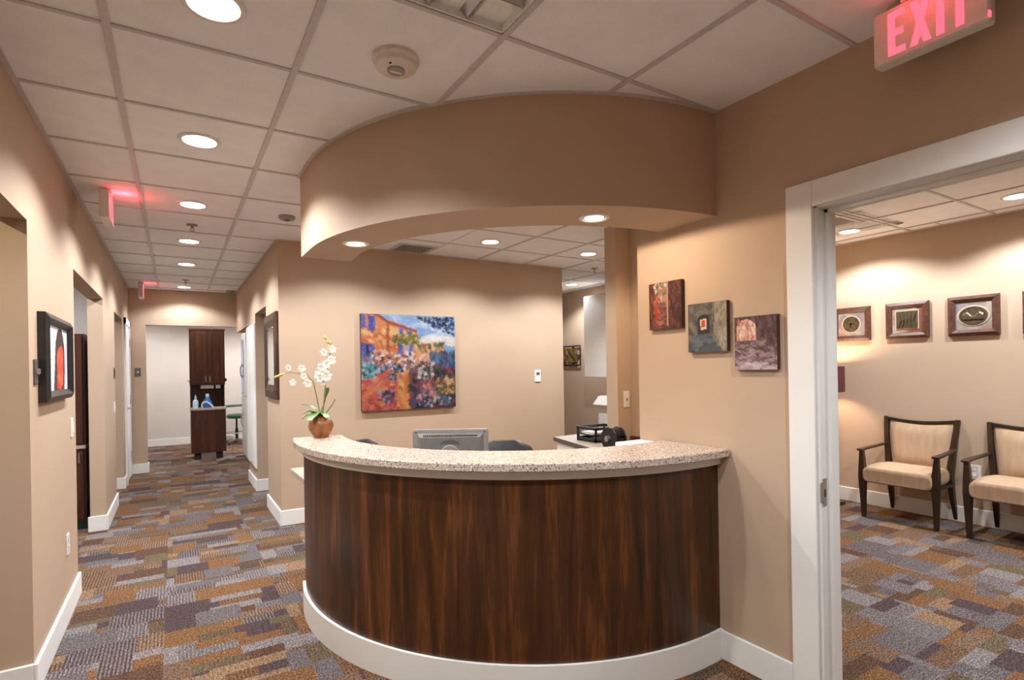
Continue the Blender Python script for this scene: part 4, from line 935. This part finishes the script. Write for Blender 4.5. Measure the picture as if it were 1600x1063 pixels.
# treatment console
cx0, cx1, cy0, cy1 = .205, .705, 10.0, 10.55
tk = thing('treatment_console', 'dark wood dental console with upper cabinet in the treatment room', 'cabinet', ((cx0+cx1)/2, 10.2, 0))
bow = lambda d, y: [(cx0+d, y+.06), (cx0+.08, y+.018), (cx0+.17, y), (cx1-.17, y), (cx1-.08, y+.018), (cx1-d, y+.06)]
MB().prism(bow(0, cy0)+[(cx1, cy1), (cx0, cy1)], .11, .80).build('lower_body', 'cabwood', tk, smooth=False)
MB().prism([(cx0+.05, cy0+.09), (cx1-.05, cy0+.09), (cx1-.05, cy1), (cx0+.05, cy1)], 0, .11).build('toe_kick', 'blackmatte', tk)
box('kick_plate', 'chrome', tk, cx0+.14, cx1-.15, cy0+.075, cy0+.09, 0.0, .115)
MB().prism([(x-.012 if x < .4 else x+.012, y-.012) for x, y in bow(0, cy0)]+[(cx1+.012, cy1), (cx0-.012, cy1)], .80, .83).build('countertop', 'granite', tk)
box('back_panel', 'cabwood', tk, cx0, cx1, cy1-.02, cy1, .83, 1.2)
for x in (cx0, cx1-.018): box('side_panel', 'cabwood', tk, x, x+.018, cy1-.28, cy1, .83, 1.2)
box('upper_body', 'cabwood', tk, cx0-.005, cx1+.005, cy1-.36, cy1, 1.2, 2.115)
for k_ in range(2):
    xa = cx0+.25*k_; xb = xa+.25
    dd = box('door', 'cabwood', tk, xa+.004, xb-.004, cy1-.382, cy1-.36, 1.22, 2.095, bevel=.003)
    for b in ((xa+.012, xa+.055, 1.228, 2.087), (xb-.055, xb-.012, 1.228, 2.087), (xa+.055, xb-.055, 1.228, 1.28), (xa+.055, xb-.055, 2.035, 2.087)): box('door_rail', 'cabwood', dd, b[0], b[1], cy1-.390, cy1-.381, b[2], b[3], bevel=.002)
    box('raised_panel', 'cabwood', dd, xa+.07, xb-.07, cy1-.388, cy1-.381, 1.297, 2.02, bevel=.004)
    hx = xb-.03 if k_ == 0 else xa+.03
    MB().tube([(hx, cy1-.39, 1.25), (hx, cy1-.415, 1.265), (hx, cy1-.415, 1.33), (hx, cy1-.39, 1.345)], .006).build('handle', 'chrome', dd)
box('crown', 'cabwood', tk, cx0-.012, cx1+.012, cy1-.40, cy1, 2.1, 2.125)
box('towel_dispenser', 'cream', tk, cx0+.15, cx0+.34, cy1-.3, cy1-.18, 1.14, 1.2, bevel=.004); box('cup_dispenser', 'whiteplastic', tk, cx0+.37, cx0+.44, cy1-.3, cy1-.23, 1.14, 1.2, bevel=.004)
for x, s_ in ((cx0-.005, -1), (cx1+.005, 1)): MB().lathe((x, cy1-.33, 1.28), [(.001, -.03), (.03, -.02), (.03, .02), (.001, .03)], 14, 'x').build('side_knob', 'whiteplastic' if s_ < 0 else 'cabwood', tk, smooth=True)
bt = thing('wipes_bottle', 'pale blue squeeze bottle on the dental console', 'bottle', (.275, 10.12, .83))
MB().lathe((.275, 10.12, .83), [(.001, 0), (.04, 0), (.042, .1), (.03, .13), (.014, .14), (.014, .16), (.001, .16)], 18).build('body', 'palebottle', bt, smooth=True); MB().lathe((.275, 10.12, .83), [(.018, .155), (.018, .185), (.008, .19), (.004, .22), (.001, .22)], 12).build('nozzle', 'palebottle', bt)
bt = thing('mouthwash_jug', 'blue liquid jug with white cap on the dental console', 'bottle', (.445, 10.16, .83))
MB().lathe((.445, 10.16, .83), [(.001, 0), (.075, 0), (.078, .05), (.06, .10), (.03, .16), (.022, .18), (.001, .18)], 20).build('body', 'bluebottle', bt, smooth=True); MB().lathe((.445, 10.16, .83), [(.001, .175), (.026, .175), (.026, .225), (.001, .228)], 16).build('cap', 'whiteplastic', bt)
MB().tube([(.37, 10.07, .835), (.36, 10.06, .88), (.38, 10.05, .925), (.43, 10.05, .93), (.47, 10.06, .90), (.5, 10.07, .87), (.52, 10.08, .845)], .012).build('hose', 'whiteplastic', bt, smooth=True)
# dental assistant stool
st = thing('dental_stool', 'green padded dental stool beside the console in the treatment room', 'stool', (1.02, 11.9, 0))
MB().lathe((1.02, 11.9, 0), [(.001, .50), (.16, .50), (.175, .52), (.175, .56), (.15, .58), (.001, .585)], 26).build('seat', 'green', st, smooth=True)
MB().tube([(.80, 11.8, .745), (.9, 11.76, .75), (1.05, 11.75, .755), (1.15, 11.8, .755)], .022).build('torso_bar', 'green', st, smooth=True)
MB().tube([(1.0, 11.9, .49), (.85, 11.86, .52), (.80, 11.84, .62), (.80, 11.8, .735)], .01).build('bar_arm', 'chrome', st, smooth=True)
MB().lathe((1.02, 11.9, 0), [(.001, .07), (.028, .07), (.028, .3), (.018, .3), (.018, .5), (.001, .5)], 12).build('gas_lift', 'black', st)
n = 28; MB().tube([(1.02+.19*math.cos(2*PI*j/n), 11.9+.19*math.sin(2*PI*j/n), .22) for j in range(n+1)], .011, 8).build('foot_ring', 'chrome', st, smooth=True)
for k_ in range(5):
    a = 2*PI*k_/5+.3; l_ = MB().bar([(1.02, 11.9, .085), (1.02+.26*math.cos(a), 11.9+.26*math.sin(a), .06)], [(.045, .035), (.03, .025)], (-math.sin(a), math.cos(a), 0)).build('base_leg', 'chrome', st)
    MB().lathe((1.02+.26*math.cos(a), 11.9+.26*math.sin(a), .026), [(.001, -.015), (.026, -.015), (.026, .015), (.001, .015)], 12, 'x').build('caster', 'black', l_)
# dark cabinet in the left side room
sc_ = thing('side_cabinet', 'tall dark cherry cabinet with stone ledge seen through the left opening', 'cabinet', (-1.1, 6.5, 0))
box('lower_body', 'cabwood', sc_, -1.5, -.705, 6.2, 6.795, .08, .735); box('toe_kick', 'darkgreen', sc_, -1.5, -.705, 6.24, 6.795, 0, .08)
box('ledge', 'granite', sc_, -1.5, -.703, 6.17, 6.795, .735, .765, bevel=.003); box('upper_body', 'cabwood', sc_, -1.5, -.705, 6.2, 6.795, .765, 1.775)
for x0, x1 in ((-1.49, -1.11), (-1.1, -.72)):
    d_ = box('door', 'cabwood', sc_, x0, x1, 6.182, 6.2, .10, .715, bevel=.003); MB().tube([(x1-.03, 6.182, .6), (x1-.03, 6.16, .61), (x1-.03, 6.16, .68), (x1-.03, 6.182, .69)], .006).build('handle', 'chrome', d_)
    d_ = box('door', 'cabwood', sc_, x0, x1, 6.182, 6.2, .785, 1.76, bevel=.003); MB().tube([(x0+.03, 6.182, .85), (x0+.03, 6.16, .86), (x0+.03, 6.16, .95), (x0+.03, 6.182, .96)], .006).build('handle', 'chrome', d_)
gp = thing('green_footrest', 'dark green rounded cushion on the floor inside the left opening', 'footrest', (-.78, 5.3, 0))
MB().lathe((-.78, 5.3, 0), [(.001, 0), (.08, 0), (.105, .02), (.118, .06), (.105, .10), (.07, .118), (.001, .12)], 26).build('cushion', 'darkgreen', gp, smooth=True)
MB().lathe((-.78, 5.3, 0), [(.116, .055), (.121, .058), (.121, .063), (.116, .066)], 26).build('piping', 'green', gp, smooth=True)
MB().lathe((-.78, 5.3, 0), [(.001, .116), (.014, .118), (.01, .125), (.001, .126)], 12).build('button', 'green', gp)
